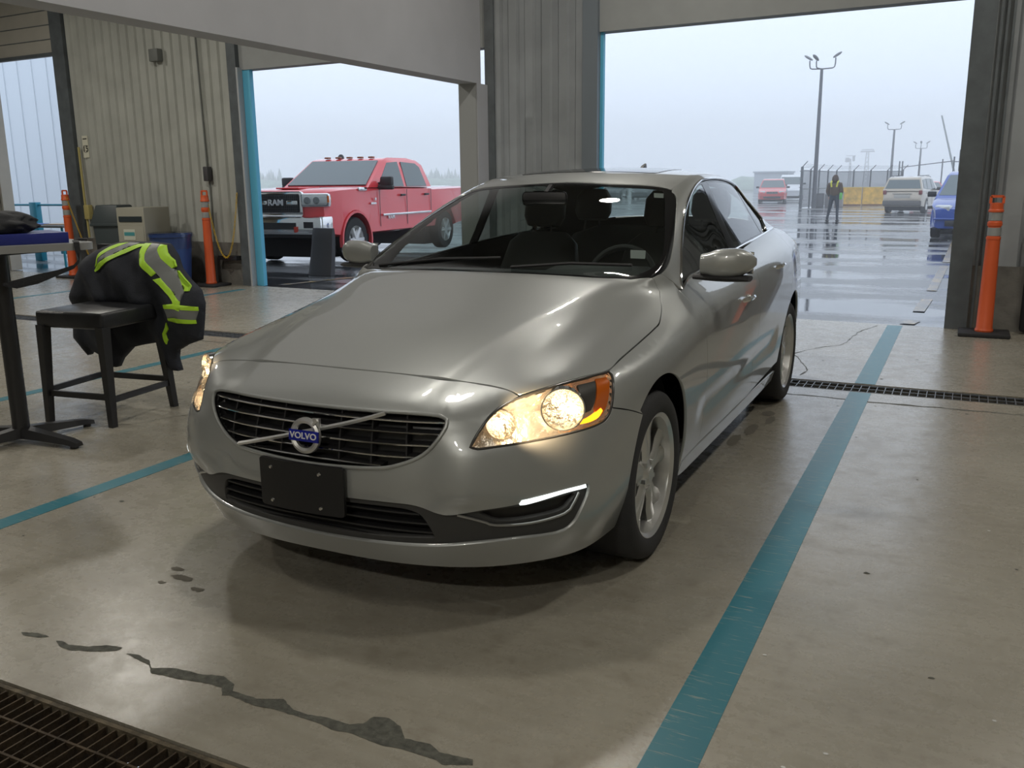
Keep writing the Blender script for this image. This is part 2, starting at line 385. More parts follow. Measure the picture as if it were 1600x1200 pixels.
# ---- hanging white bulkhead with its end column
b = mb()
box(b, (-3.17, -.95, (2.455+CZ)/2), (.23, 13.9, CZ-2.455))
for v in b.verts: pass
bh = struct('wall_bulkhead', b, WHITE, flat=True)
b = mb(); box(b, (-3.17, 6.02, 1.228), (.225, .24, 2.455)); obj('bulkhead_column', b, mat('column_shade_grey', (.30, .31, .31), rough=.6), bh, flat=True)  # this grey holds the shade on the column's front face
b = mb(); box(b, (-3.055, 6.02, 1.228), (.012, .24, 2.455)); obj('column_lit_side', b, WHITE, bh, flat=True)  # pale sheet added so the column's side looks lit
# ---- the rest of the hall, behind and above the camera
INW = mat('inner_wall', (.32, .31, .27), rough=.8, noise_amt=.08, nscale=1.5)
b = mb(); box(b, (-5.5, -8.55, CZ/2), (23, .2, CZ)); struct('wall_front', b, INW, flat=True)
b = mb(); box(b, (6.0, -1.1, CZ/2), (.2, 14.7, CZ)); struct('wall_right', b, INW, flat=True)
b = mb(); box(b, (-17.0, -.6, CZ/2), (.2, 15.8, CZ)); struct('wall_left', b, INW, flat=True)
b = mb(); box(b, (-5.5, -.7, CZ+.1), (23.4, 16.2, .2)); struct('ceiling', b, mat('ceiling_sheet', (.32, .32, .30), rough=.8), flat=True)
LAMPM = mat('lamp_lit', (1, 1, 1), emit=(1, .95, .86), estr=9)
LBODY = mat('lamp_body', (.35, .35, .35), rough=.5)
LPOW = 34
def high_bay(x, y, where, z=4.75, k=1.):
    root = thing('high_bay_lamp', 'round high bay lamp under the ceiling '+where, 'ceiling light', (x, y, z))
    b = mb(); lathe(b, [(0, .16), (.07, .16), (.08, .10), (.19, .03), (.20, -.01), (.185, -.015), (.18, .0), (0, .01)], 28); obj('housing', b, LBODY, root)
    b = mb(); lathe(b, [(0, -.006), (.17, -.006), (.175, 0), (0, .004)], 28); obj('lamp_disc', b, LAMPM, root)
    b = mb(); tube(b, [(0, 0, .15), (0, 0, CZ-z)], .008, 8); obj('hanger', b, LBODY, root)
    d = bpy.data.lights.new('high_bay_light', 'AREA'); d.shape = 'DISK'; d.size = .34; d.energy = LPOW*k; d.color = (1, .955, .87)
    o = bpy.data.objects.new('high_bay_light', d); o.location = (x, y, z-.03); COL.objects.link(o)
for (x, y, w_) in ((1.2, -7.2, 'far behind the front grating'), (-1.0, -2.9, 'front left of the sedan'), (3.2, -2.9, 'in the front right corner above the lane'), (-1.0, .6, 'above the sedan bonnet on the left'), (3.2, .6, 'to the right of the sedan'), (-1.0, 4.3, 'near the wall pier behind the sedan'), (3.2, 4.3, 'near the right wall'), (-6.3, -1.5, 'over the second bay, nearer one'), (-6.3, 3.4, 'over the second bay, near its doorway'), (-10.5, -1.5, 'over the left bay, nearer one'), (-10.5, 3.4, 'over the left bay, near its doorway')):
    high_bay(x, y, w_, k=3.2 if y < -6 else .3 if y < -2 else 1.7 if x < -5 else 1.)

# ================================================================== silver sedan
PAINT = mat('silver_paint', (.385, .398, .39), rough=.38, metal=.42, coat=1.0, coat_rough=.02)
DARKIN = mat('dark_liner', (.012, .012, .013), rough=.8)
BLKPL = mat('black_plastic', (.025, .025, .027), rough=.45)
GLOSSBLK = mat('gloss_black', (.01, .01, .011), rough=.08)
CHROME = mat('chrome', (.8, .8, .8), rough=.08, metal=1)
RUBBER = mat('tyre_rubber', (.03, .03, .032), rough=.75, bump=.2, bscale=200)
ALLOY = mat('alloy', (.70, .70, .69), rough=.33, metal=.9)
WGLASS = glass('car_glass', (.62, .68, .66), 1.5)

ST = [ # rows 0..5 side, 6..8 top ; (x,y,z)
 [None]*5+[(.66,-.60,.775),(.48,-.64,.782),(.26,-.67,.785),(0,-.68,.787)],
 [(.83,-.36,.19),(.885,-.36,.33),(.895,-.36,.47),(.893,-.36,.62),(.86,-.36,.74),(.775,-.36,.795),(.57,-.36,.86),(.30,-.36,.88),(0,-.36,.886)],
 [(.86,0,.18),(.908,0,.34),(.925,0,.52),(.927,0,.67),(.895,0,.785),(.81,0,.835),(.60,0,.935),(.32,0,.955),(0,0,.962)],
 [(.87,.34,.18),(.905,.34,.34),(.92,.34,.52),(.925,.34,.70),(.898,.34,.82),(.79,.33,.905),(.635,.29,.995),(.34,.26,1.012),(0,.26,1.02)],
 [(.87,.62,.18),(.90,.62,.34),(.918,.62,.54),(.926,.62,.73),(.90,.62,.86),(.785,.60,.965),(.725,.48,1.03),(.39,.46,1.05),(0,.45,1.055)],
 [(.87,.98,.18),(.90,.98,.34),(.92,.98,.55),(.93,.98,.75),(.90,.98,.89),(.795,.98,.99),(.675,.92,1.22),(.375,.84,1.25),(0,.80,1.255)],
 [(.87,1.35,.18),(.90,1.35,.34),(.92,1.35,.55),(.93,1.35,.76),(.90,1.35,.91),(.795,1.35,1.01),(.61,1.42,1.385),(.36,1.30,1.407),(0,1.26,1.415)],
 [(.87,1.8,.18),(.90,1.8,.34),(.92,1.8,.56),(.93,1.8,.78),(.90,1.8,.93),(.795,1.8,1.045),(.605,1.82,1.42),(.36,1.78,1.463),(0,1.76,1.475)],
 [(.87,2.3,.18),(.905,2.3,.34),(.925,2.3,.56),(.93,2.3,.79),(.90,2.3,.95),(.79,2.3,1.065),(.59,2.3,1.40),(.35,2.28,1.455),(0,2.27,1.47)],
 [(.86,2.776,.18),(.91,2.776,.34),(.927,2.776,.56),(.927,2.776,.79),(.89,2.776,.96),(.775,2.776,1.08),(.565,2.78,1.295),(.31,2.74,1.375),(0,2.72,1.395)],
 [(.83,3.14,.19),(.875,3.14,.35),(.895,3.14,.57),(.89,3.14,.79),(.855,3.14,.96),(.745,3.14,1.075),(.58,3.16,1.125),(.33,3.16,1.16),(0,3.16,1.17)],
 [(.80,3.42,.22),(.845,3.42,.37),(.86,3.42,.58),(.855,3.42,.79),(.82,3.42,.96),(.72,3.40,1.055),(.56,3.40,1.09),(.32,3.40,1.105),(0,3.40,1.11)],
 [None]*5+[(.62,3.60,1.04),(.46,3.63,1.075),(.25,3.65,1.09),(0,3.66,1.095)],
]
SF = [(.77,-.54,.18),(.83,-.58,.31),(.828,-.60,.46),(.80,-.60,.60),(.745,-.60,.705)]
SR = [(.74,3.56,.24),(.78,3.60,.38),(.79,3.60,.58),(.78,3.58,.79),(.73,3.57,.95)]
FR = { # front face columns 5..8, rows 0..4
 8:[(0,-.85,.18),(0,-.905,.31),(0,-.925,.46),(0,-.905,.60),(0,-.87,.705)],
 7:[(.25,-.84,.18),(.25,-.895,.31),(.25,-.915,.46),(.25,-.892,.60),(.25,-.858,.705)],
 6:[(.46,-.79,.18),(.47,-.85,.31),(.48,-.872,.46),(.47,-.848,.60),(.46,-.81,.702)],
 5:[(.62,-.70,.18),(.65,-.755,.31),(.665,-.778,.46),(.645,-.76,.60),(.61,-.725,.70)]}
RR = {
 8:[(0,3.66,.26),(0,3.72,.38),(0,3.73,.58),(0,3.70,.80),(0,3.70,.98)],
 7:[(.25,3.65,.26),(.25,3.71,.38),(.25,3.72,.58),(.25,3.69,.80),(.25,3.69,.98)],
 6:[(.46,3.62,.26),(.46,3.68,.38),(.46,3.69,.58),(.46,3.67,.80),(.45,3.67,.97)],
 5:[(.62,3.60,.26),(.63,3.65,.38),(.64,3.66,.58),(.63,3.64,.80),(.61,3.63,.96)]}

def build_surface():
    V, F, idx = [], [], {}
    def vid(key, p):
        if key not in idx: idx[key] = len(V); V.append(p)
        return idx[key]
    nS = len(ST)
    for sgn in (1, -1):
        def K(kind, a, b, p):
            if abs(p[0]) < 1e-6: key = (kind, a, b, 0)
            else: key = (kind, a, b, sgn)
            return vid(key, (p[0]*sgn, p[1], p[2]))
        def G(j, r):
            if r < 5 and j == 0: return K('SF', 0, r, SF[r])
            if r < 5 and j == nS-1: return K('SR', 0, r, SR[r])
            return K('S', j, r, ST[j][r])
        def quad(*q):
            q = list(dict.fromkeys(q)); F.append(q if sgn == 1 else q[::-1])
        for j in range(nS-1):
            for r in range(8): quad(G(j, r), G(j+1, r), G(j+1, r+1), G(j, r+1))
        for (D, nm, j) in ((FR, 'FR', 0), (RR, 'RR', nS-1)):
            H = lambda c, r: K(nm, c, r, D[c][r])
            fl = (lambda q: q) if j == 0 else (lambda q: q[::-1])
            for c in (5, 6, 7):
                for r in range(4): quad(*fl((H(c+1, r), H(c, r), H(c, r+1), H(c+1, r+1))))
                quad(*fl((H(c+1, 4), H(c, 4), G(j, c), G(j, c+1))))
            for r in range(4): quad(*fl((H(5, r), G(j, r), G(j, r+1), H(5, r+1))))
            quad(*fl((H(5, 4), G(j, 4), G(j, 5))))
    tgt = [Vector(p) for p in V]; cur = [p.copy() for p in tgt]
    me = bpy.data.meshes.new('s'); me.from_pydata(V, [], F)
    o = bpy.data.objects.new('s', me); COL.objects.link(o)
    sub = o.modifiers.new('s', 'SUBSURF'); sub.levels = 2; sub.render_levels = 2; sub.boundary_smooth = 'PRESERVE_CORNERS'
    ca = me.attributes.new('crease_edge', 'FLOAT', 'EDGE')
    inv = {v: k for k, v in idx.items()}
    for e in me.edges:
        a, b = inv[e.vertices[0]], inv[e.vertices[1]]
        if a[0] == b[0] == 'S' and a[2] == b[2] == 6 and min(a[1], b[1]) >= 4 and max(a[1], b[1]) <= 9: ca.data[e.index].value = .45
        if a[0] == b[0] == 'S' and a[2] == b[2] == 5 and min(a[1], b[1]) >= 3: ca.data[e.index].value = .3
        if a[0] == b[0] == 'S' and a[2] == b[2] == 6 and max(a[1], b[1]) <= 4: ca.data[e.index].value = .5
        if a[0] == b[0] == 'S' and a[2] == b[2] == 4 : ca.data[e.index].value = .2
        if a[0] == b[0] == 'FR' and a[2] == b[2] == 4: ca.data[e.index].value = .35
    for it in range(4):
        for v, p in zip(me.vertices, cur): v.co = p
        me.update(); bpy.context.view_layer.update()
        dg = bpy.context.evaluated_depsgraph_get(); ev = o.evaluated_get(dg).data
        for i in range(len(tgt)): cur[i] = cur[i]+(tgt[i]-ev.vertices[i].co)*.85
    sub.levels = 4; bpy.context.view_layer.update()
    dg = bpy.context.evaluated_depsgraph_get(); ev = bpy.data.meshes.new_from_object(o.evaluated_get(dg))
    bpy.data.objects.remove(o)
    return ev
SURF = build_surface()
def sstep(t): t = max(0., min(1., t)); return t*t*(3-2*t)
for v in SURF.vertices:
    x, y, z = abs(v.co.x), v.co.y, v.co.z
    if y < .5 and z > .68:
        xc = .40+.26*(y+.75)/1.2; f = sstep((y+.93)/.12)*sstep((.46-y)/.18)*sstep((z-.69)/.05)
        v.co.z += .013*sstep((xc+.045-x)/.09)*f-.004*f
        xo = .72+.04*(y+.6)
        v.co.z += .006*math.exp(-((x-xo)/.05)**2)*f
    if y < -.45 and z < .7:   # cheeks either side of the grille
        g = sstep((z-.40)/.06)*sstep((.66-z)/.08)
        v.co.y -= .016*math.exp(-((x-.60)/.13)**2)*g-.010*math.exp(-((x-.42)/.07)**2)*g
    if x > .8 and .35 < z < .75:   # slim feature line low on the doors
        v.co.x *= 1-.010*math.exp(-((z-.42-.03*y)/.05)**2)*sstep((y-.5)/.2)*sstep((2.3-y)/.2)
SURF.update()
SV = [v.co.copy() for v in SURF.vertices]; SN = [v.normal.copy() for v in SURF.vertices]; SP = [tuple(p.vertices) for p in SURF.polygons]
BV = BVHTree.FromPolygons(SV, SP)
def hit(o, d):
    loc, n, i, dist = BV.ray_cast(Vector(o), Vector(d).normalized())
    if loc is None: return None, None
    p = SP[i]; ws = poly_3d_calc([SV[k] for k in p], loc)
    nn = Vector()
    for k, q in zip(p, ws): nn += SN[k]*q
    return loc, nn.normalized()

AX = {'long': .60, 'front': .15, 'rear': 2.75}
def rayof(kind, u, v):
    if kind == 'long': a = u/.75; return Vector((0, v, AX['long'])), Vector((math.sin(a), 0, math.cos(a)))
    if kind == 'front': a = u/.9; return Vector((0, .15, v)), Vector((math.sin(a), -math.cos(a), 0))
    a = u/.9; return Vector((0, 2.75, v)), Vector((math.sin(a), math.cos(a), 0))
def lift(kind, u, v):
    o, d = rayof(kind, u, v); loc, n = hit(o, d)
    if loc is None:
        loc, n, i, dist = BV.find_nearest(o+d*.9)
    return loc, n
def unlift(kind, P):
    if kind == 'long': return (math.atan2(P[0], P[2]-.60)*.75, P[1])
    if kind == 'front': return (math.atan2(P[0], -(P[1]-.15))*.9, P[2])
    return (math.atan2(P[0], P[1]-2.75)*.9, P[2])
def XYZ(kind, pts): return [unlift(kind, Vector(p)) for p in pts]
def YZ(kind, pts):
    """side-view (y,z) points put on the flank, in the patch's own coordinates"""
    out = []
    for (y, z) in pts:
        loc, n = hit((3, y, z), (-1, 0, 0)); out.append(unlift(kind, loc))
    return out
def XY(kind, pts):
    out = []
    for (x, y) in pts:
        loc, n = hit((x, y, 3), (0, 0, -1)); out.append(unlift(kind, loc))
    return out
def mirror2(pts): return [(-u, v) for u, v in pts]
def closehalf(pts): return list(pts)+[(-u, v) for u, v in reversed(pts) if abs(u) > 1e-3]
def curve2(pts, step, closed=True, corner=38):
    n = len(pts); P = [Vector(p) for p in pts]; out = []
    def iscorner(i):
        if not closed and i in (0, n-1): return True
        a, b, c = P[i-1], P[i], P[(i+1) % n]; d1, d2 = b-a, c-b
        if d1.length < 1e-6 or d2.length < 1e-6: return True
        return d1.angle(d2) > math.radians(corner)
    cs = [iscorner(i) for i in range(n)]
    for i in range(n if closed else n-1):
        j = (i+1) % n; p1, p2 = P[i], P[j]
        p0 = P[i-1] if not cs[i] else p1+(p1-p2); p3 = P[(i+2) % n] if not cs[j] else p2+(p2-p1)
        k = max(1, math.ceil((p2-p1).length/step))
        for t in range(k):
            s = t/k
            out.append(.5*((2*p1)+(p2-p0)*s+(2*p0-5*p1+4*p2-p3)*s*s+(3*p1-p0-3*p2+p3)*s**3))
    if not closed: out.append(P[-1])
    return out
def area2(P): return .5*sum(P[i-1].x*P[i].y-P[i].x*P[i-1].y for i in range(len(P)))
def inset(P, g):
    if area2(P) < 0: P = P[::-1]
    out = []; n = len(P)
    for i in range(n):
        a = (P[i]-P[i-1]); b = (P[(i+1) % n]-P[i])
        if a.length < 1e-9: a = b
        if b.length < 1e-9: b = a
        na = Vector((-a.y, a.x)).normalized(); nb = Vector((-b.y, b.x)).normalized(); m = na+nb
        if m.length < 1e-3: m = na
        m.normalize(); out.append(P[i]+m*g/max(.5, m.dot(na)))
    return out
def panel(name, kind, outline, m, holes=(), off=0., step=.04, gap=.002, rim=.012, parent=None, sgn=1, fn=None, corner=38, dense=None):
    fine = dense or step*.6
    O = inset(curve2(outline, fine, corner=corner), gap)
    H = [inset(curve2(h, fine, corner=corner), -gap) for h in holes]
    pts = []; edges = []
    for L in [O]+H:
        s = len(pts); pts += L; edges += [(s+i, s+(i+1) % len(L)) for i in range(len(L))]
    nb = len(pts)
    x0 = min(p.x for p in O); x1 = max(p.x for p in O); y0 = min(p.y for p in O); y1 = max(p.y for p in O)
    cell = {}
    for p in pts: cell.setdefault((int(p.x//step), int(p.y//step)), []).append(p)
    jx = 0; y = y0
    while y < y1:
        x = x0+(step*.5 if jx % 2 else 0)
        while x < x1:
            q = Vector((x, y)); x += step
            if not inside(O, q) or any(inside(h, q) for h in H): continue
            cx, cy = int(q.x//step), int(q.y//step)
            if any((p-q).length < step*.45 for i in (-1, 0, 1) for j in (-1, 0, 1) for p in cell.get((cx+i, cy+j), ())): continue
            pts.append(q)
        y += step*.866; jx += 1
    rv, re, rf, ov, oe, of = delaunay_2d_cdt(pts, edges, [], 0, 1e-6)
    tris = []
    for f in rf:
        c = sum((rv[i] for i in f), Vector((0, 0)))/len(f)
        if inside(O, c) and not any(inside(h, c) for h in H): tris.append(list(f))
    V = []; N = []
    for q in rv:
        P, n = lift(kind, q.x, q.y)
        if fn: P = fn(P, n)
        V.append(P+n*off); N.append(n)
    if tris:
        f = tris[0]; nn = (V[f[1]]-V[f[0]]).cross(V[f[2]]-V[f[0]])
    F = []
    for f in tris:
        nn = (V[f[1]]-V[f[0]]).cross(V[f[2]]-V[f[0]])
        F.append(f if nn.dot(N[f[0]]) > 0 else f[::-1])
    ecount = {}
    for f in F:
        for i in range(len(f)):
            a, b = f[i], f[(i+1) % len(f)]; ecount.setdefault((min(a, b), max(a, b)), []).append((a, b))
    nmain = len(F)
    if rim:
        low = {}
        for k, l in ecount.items():
            if len(l) == 1:
                a, b = l[0]
                for q in (a, b):
                    if q not in low: low[q] = len(V); V.append(V[q]-N[q]*rim)
                F.append([b, a, low[a], low[b]])
    if sgn < 0:
        V = [Vector((-p.x, p.y, p.z)) for p in V]; F = [f[::-1] for f in F]; N = [Vector((-p.x, p.y, p.z)) for p in N]
    used = sorted(set(i for f in F for i in f)); mp = {i: k for k, i in enumerate(used)}
    me = bpy.data.meshes.new(name); me.from_pydata([V[i] for i in used], [], [[mp[i] for i in f] for f in F]); me.update()
    for p in me.polygons: p.use_smooth = True
    ln = []
    for pi, f in enumerate(F):
        for i in f: ln.append(N[i] if (pi < nmain and not fn) else Vector((0, 0, 0)))
    if not fn:
        try: me.normals_split_custom_set(ln)
        except Exception as e: print('normals', e)
    else:
        try: me.set_sharp_from_angle(angle=.8)
        except Exception: pass
    me.materials.append(m)
    o = bpy.data.objects.new(name, me); COL.objects.link(o)
    if parent: o.parent = parent
    return o
def surf_tube(name, kind, pts, r, m, parent, closed=False, off=0., sgn=1, n=8, step=.02, flat=1., corner=38, bm=None):
    P = curve2(pts, step, closed=closed, corner=corner)
    own = bm is None
    if own: bm = mb()
    L = [lift(kind, q.x, q.y) for q in P]; L = [(p+nn*off, nn) for p, nn in L]
    if closed: L = L+[L[0]]
    rings = []
    for i, (p, nn) in enumerate(L):
        if closed and i in (0, len(L)-1): t = L[1][0]-L[-2][0]
        else: t = L[min(i+1, len(L)-1)][0]-L[max(i-1, 0)][0]
        t.normalize(); s = t.cross(nn).normalized(); u = s.cross(t)
        rings.append([Vector((sgn*q.x, q.y, q.z)) for q in [p+s*math.cos(2*PI*k/n)*r+u*math.sin(2*PI*k/n)*r*flat for k in range(n)]])
    ring_loft(bm, rings, True, not closed)
    if own:
        if closed: dd(bm)
        return obj(name, bm, m, parent)

CAR = thing('sedan', 'silver four-door sedan with lit headlights and blank black front plate', 'car', (-.02, 0, 0))
BODY = PAINT
FRIT = GLOSSBLK
WARM = (1.0, .72, .42)
# ---- shared outline pieces (right half, +X), in patch coordinates
W = [(0, 1.2244), (0.2514, 1.2129), (0.4242, 1.2558), (0.4767, 1.2445), (0.5159, 1.1772), (0.6048, 0.9691), (0.6969, 0.7766), (0.763, 0.6332), (0.7881, 0.5262), (0.7867, 0.4473), (0.7549, 0.3914), (0.599, 0.3372), (0, 0.2985)]
W[0] = (0, W[0][1]); W[-1] = (0, W[-1][1])
HS = [(1.0059, -0.56), (1.0094, -0.4409), (1.0154, -0.3114), (0.9994, -0.1927), (0.9769, 0.0065), (0.9575, 0.1684), (0.9439, 0.251), (0.9009, 0.3634), (0.8446, 0.4534), (0.797, 0.4559)]
HSf = [(0.7105, 0.7673), (0.8267, 0.777), (0.9532, 0.7811)]
HF = [(0, -0.6895), (0.7043, -0.6817), (0.9172, -0.649), (0.9775, -0.645), (1.0076, -0.6459)]; HF[0] = (0, HF[0][1])
HFf = [(0, 0.7925), (0.2727, 0.7902), (0.4896, 0.7752), (0.5798, 0.7637), (0.6146, 0.7498)]; HFf[0] = (0, HFf[0][1])
hoodo = HF+HS+W[-4:]
def creased(P, n):
    return P
hd = panel('hood', 'long', closehalf(hoodo), BODY, step=.03, parent=CAR)
# windshield: clear pane inside a black printed border
def inner(pts, g): return [(p.x, p.y) for p in inset([Vector(p) for p in pts], g)]
WF = closehalf(W); WI = inner(WF, .042)
wsg = panel('windshield', 'long', WI, WGLASS, off=-.004, step=.05, parent=CAR, rim=.004, corner=60, gap=0)
panel('windshield_border', 'long', WF, FRIT, holes=[WI], off=-.003, step=.05, gap=.003, parent=wsg, rim=.004, corner=60)
# ---- roof
rail = XY('long', [(.572, 1.5), (.585, 1.8), (.578, 2.2), (.55, 2.55)])
RE = XY('long', [(.50, 2.68), (.3, 2.645), (0, 2.63)])
panel('roof', 'long', closehalf([W[0], W[1], W[2], W[3]]+rail+RE), BODY, step=.035, parent=CAR)
# sunroof glass, on the roof skin
SRF = XY('long', [(0, 1.50), (.36, 1.52), (.40, 1.58), (.39, 2.02), (.34, 2.08), (0, 2.09)])
panel('sunroof', 'long', closehalf(SRF), FRIT, off=.002, step=.05, parent=CAR, rim=.006)
RG = XY('long', [(0, 2.66), (.30, 2.675), (.48, 2.71), (.56, 2.80), (.57, 3.02), (.54, 3.14), (.3, 3.155), (0, 3.16)])
panel('rear_window', 'long', closehalf(RG), WGLASS, off=-.004, step=.05, parent=CAR, rim=.004)
BT = XY('long', [(0, 3.18), (.3, 3.175), (.60, 3.16), (.66, 3.35), (.58, 3.55), (.40, 3.62), (0, 3.655)])
panel('boot_lid', 'long', closehalf(BT), BODY, step=.04, parent=CAR)
# ---- side openings
D1 = [(0.8683, 0.6315), (0.8054, 0.7257), (0.7266, 0.833), (0.6593, 0.9525), (0.5916, 1.1104), (0.5316, 1.3223), (0.495, 1.5227), (0.482, 1.7457), (0.4845, 2.4121), (0.5297, 2.6118), (0.6012, 2.7218), (0.674, 2.7308), (0.7407, 2.5827)]
belt = YZ('long', [(2.9, 1.098), (2.3, 1.078), (1.8, 1.055), (1.3, 1.022), (1.0, 1.0), (.78, .985)])
DLO = D1+belt
# arches (side view circles)
def arc(cy, cz, r, a0, a1, n): return [(cy+r*math.cos(math.radians(a0+(a1-a0)*k/n)), cz+r*math.sin(math.radians(a0+(a1-a0)*k/n))) for k in range(n+1)]
fa = arc(0, .335, .375, -22, 158, 24)      # rear foot -> over the top -> front
FA = YZ('long', fa); 
RA = YZ('long', arc(2.776, .34, .375, -20, 200, 26))
doorF = YZ('long', [(.60, .955), (.585, .86), (.60, .74), (.64, .60), (.66, .45), (.655, .27)])
Bcut = YZ('long', [(1.66, .27), (1.69, .45), (1.70, .62), (1.695, .8), (1.69, .93), (1.68, 1.035)])
# fender: hood edge -> A-pillar foot -> door cut -> sill -> arch -> bumper seam -> headlamp corner
fen = [(1.0154, -0.3114), (0.9994, -0.1927), (0.9769, 0.0065), (0.9575, 0.1684), (0.9439, 0.251), (0.9009, 0.3634), (0.8446, 0.4534), (0.797, 0.4559)] + [W[-4]]+[W[-5]] + YZ('long', [(.60, .985)]) + doorF
fa_used = [q for q in fa if not (q[0] < 0 and q[1] < .63)]
fen += YZ('long', [(.40, .265)]) + YZ('long', fa_used[0:]) + [(1.168, -0.2123), (1.1396, -0.3053), (1.1138, -0.4029)] + [(1.0865, -0.3797), (1.0541, -0.3495), (1.0276, -0.3184)]
for s in (1, -1):
    panel('fender', 'long', fen, BODY, step=.03, parent=CAR, sgn=s, corner=45)
# upper body frame: A-pillar, cant rail, C-pillar and rear quarter in one pressing
q_out = [W[-5], W[-6], W[-7], W[-8], W[-9], W[-10]] + rail + [RE[0]] + XY('long', [(.565, 2.80), (.578, 3.02), (.565, 3.15)]) + [BT[2], BT[3], BT[4]] + YZ('long', [(3.50, .92), (3.45, .78), (3.30, .70), (3.18, .55), (3.14, .45)])
ra_c = [q for q in arc(2.776, .34, .375, -20, 200, 26)]
ra_top = [q for q in ra_c if q[0] > 2.60 and q[1] > .36]
rear_cut = YZ('long', [(2.56, .665), (2.66, .80), (2.80, .93), (2.84, 1.03), (2.86, 1.10)])
q_out += YZ('long', ra_top) + rear_cut[1:] 
q_out += belt[0:0]
dl = D1[::-1]                      # from (1196,359) back along the top of the glass to the mirror corner
q_out += [dl[0]] + dl[1:] + YZ('long', [(.60, .985)])
for s in (1, -1):
    panel('quarter_frame', 'long', q_out, BODY, step=.035, parent=CAR, sgn=s, corner=50, gap=.0015)
# doors
fd = doorF[::-1]+[D1[0]]+belt[::-1][:4]+[Bcut[-1]]+Bcut[::-1][1:]
rd = Bcut + [q for q in belt[::-1][5:]] + [rear_cut[-1]] + rear_cut[::-1][1:-1] + YZ('long', [q for q in ra_c[::-1] if q[0] < 2.62 and q[1] > .27][::-1][::-1] )[::-1][::-1]
ra_front = sorted([q for q in ra_c if q[0] < 2.62 and q[1] > .27], key=lambda q: -q[1])
rd = Bcut + [belt[1], rear_cut[-1]] + rear_cut[::-1][1:-1] + YZ('long', ra_front)
HAND = []
for s in (1, -1):
    f_ = panel('front_door', 'long', fd, BODY, step=.035, parent=CAR, sgn=s, corner=50)
    r_ = panel('rear_door', 'long', rd, BODY, step=.035, parent=CAR, sgn=s, corner=50)
    HAND.append((s, f_, r_))
# sill
sill = YZ('long', [(.40, .262), (.655, .262), (1.66, .262), (2.42, .262), (2.41, .195), (1.6, .185), (.6, .185), (.37, .195)])
for s in (1, -1):
    panel('sill', 'long', sill, BODY, step=.05, parent=CAR, sgn=s, corner=50)
# side glass
def lerp2(a, b, t): return (a[0]+(b[0]-a[0])*t, a[1]+(b[1]-a[1])*t)
gf = D1[:8]
DV = [Vector(p) for p in DLO]
inn = [(p.x, p.y) for p in inset(DV, .012)]
def clipv(P, v0, v1):
    out = []
    for (lo, val, sg) in ((1, v0, 1), (1, v1, -1)):
        src = out if out else P; res = []
        for i in range(len(src)):
            a, b = src[i-1], src[i]; ia = (a[1]-val)*sg >= 0; ib = (b[1]-val)*sg >= 0
            if ia != ib: t = (val-a[1])/(b[1]-a[1]); res.append(lerp2(a, b, t))
            if ib: res.append(b)
        out = res
    return out
for s in (1, -1):
    panel('window_surround', 'long', DLO, FRIT, holes=[clipv(inn, .5, 1.60), clipv(inn, 1.71, 2.44), clipv(inn, 2.50, 3.3)], off=-.006, gap=.001, step=.05, rim=.004, parent=CAR, sgn=s, corner=30)
    for (a, b, nm) in ((.5, 1.60, 'front_door_window'), (1.71, 2.44, 'rear_door_window'), (2.50, 3.3, 'quarter_window')):
        panel(nm, 'long', clipv(inn, a, b), WGLASS, off=-.007, gap=0, step=.06, rim=.003, parent=CAR, sgn=s, corner=30)
    surf_tube('window_chrome_trim', 'long', DLO, .007, CHROME, CAR, closed=True, sgn=s, off=.001, corner=50)
# dark seams behind the panels
# ---- front bumper
GR = [(0, 0.704), (0.238, 0.7053), (0.312, 0.7052), (0.3927, 0.7), (0.4133, 0.6901), (0.4118, 0.6701), (0.3869, 0.6257), (0.3511, 0.5819), (0.29, 0.5491), (0.2091, 0.5304), (0, 0.5199)]; GR[0] = (0, GR[0][1]); GR[-1] = (0, GR[-1][1])
LW = [(0, 0.4196), (0.2443, 0.4236), (0.3316, 0.4194), (0.3891, 0.3977), (0.4229, 0.395), (0.5005, 0.413), (0.5861, 0.4258), (0.6715, 0.4466), (0.7755, 0.4553), (0.7921, 0.4496), (0.7882, 0.425), (0.7632, 0.3707), (0.7396, 0.3259), (0.6997, 0.3035), (0.575, 0.2997), (0.4757, 0.2911), (0.3747, 0.2775), (0.2279, 0.2687), (0, 0.2624)]; LW[0] = (0, LW[0][1]); LW[-1] = (0, LW[-1][1])
HL = [(0.4712, 0.6125), (0.4865, 0.6438), (0.5236, 0.6961), (0.5626, 0.725), (0.6138, 0.7466), (0.7105, 0.7673), (0.8267, 0.777), (0.9532, 0.7811), (0.9551, 0.7705), (0.9387, 0.743), (0.9203, 0.7064), (0.9045, 0.6748), (0.8796, 0.6471), (0.8385, 0.6335), (0.7387, 0.6248), (0.6279, 0.6168), (0.5426, 0.6106), (0.4899, 0.606)]
BA = [(1.0745, 0.6123), (1.0437, 0.556), (1.0145, 0.4719), (0.9935, 0.3848), (0.9899, 0.3116)]
BFf = [(0.9045, 0.6748), (0.9921, 0.6463), (1.0745, 0.6123)]
LP = [(BA[-1][0]-.02, .215)] + [unlift('front', Vector(p)) for p in [(.80, -.45, .20), (.74, -.56, .192), (.64, -.68, .188), (.48, -.77, .188), (.25, -.835, .188), (0, -.85, .188)]]
LP[-1] = (0, .188)
bo = HFf + HL[5:4:-1] 
bo = HFf[:-1] + [HL[4]] + HL[:4][::-1] + [HL[-1]] + HL[12:-1][::-1] + [HL[11]] + BFf[1:] + BA[1:] + LP
bump = panel('front_bumper', 'front', closehalf(bo), BODY, holes=[closehalf(GR), closehalf(LW)], step=.03, dense=.016, parent=CAR, corner=45, rim=.02)

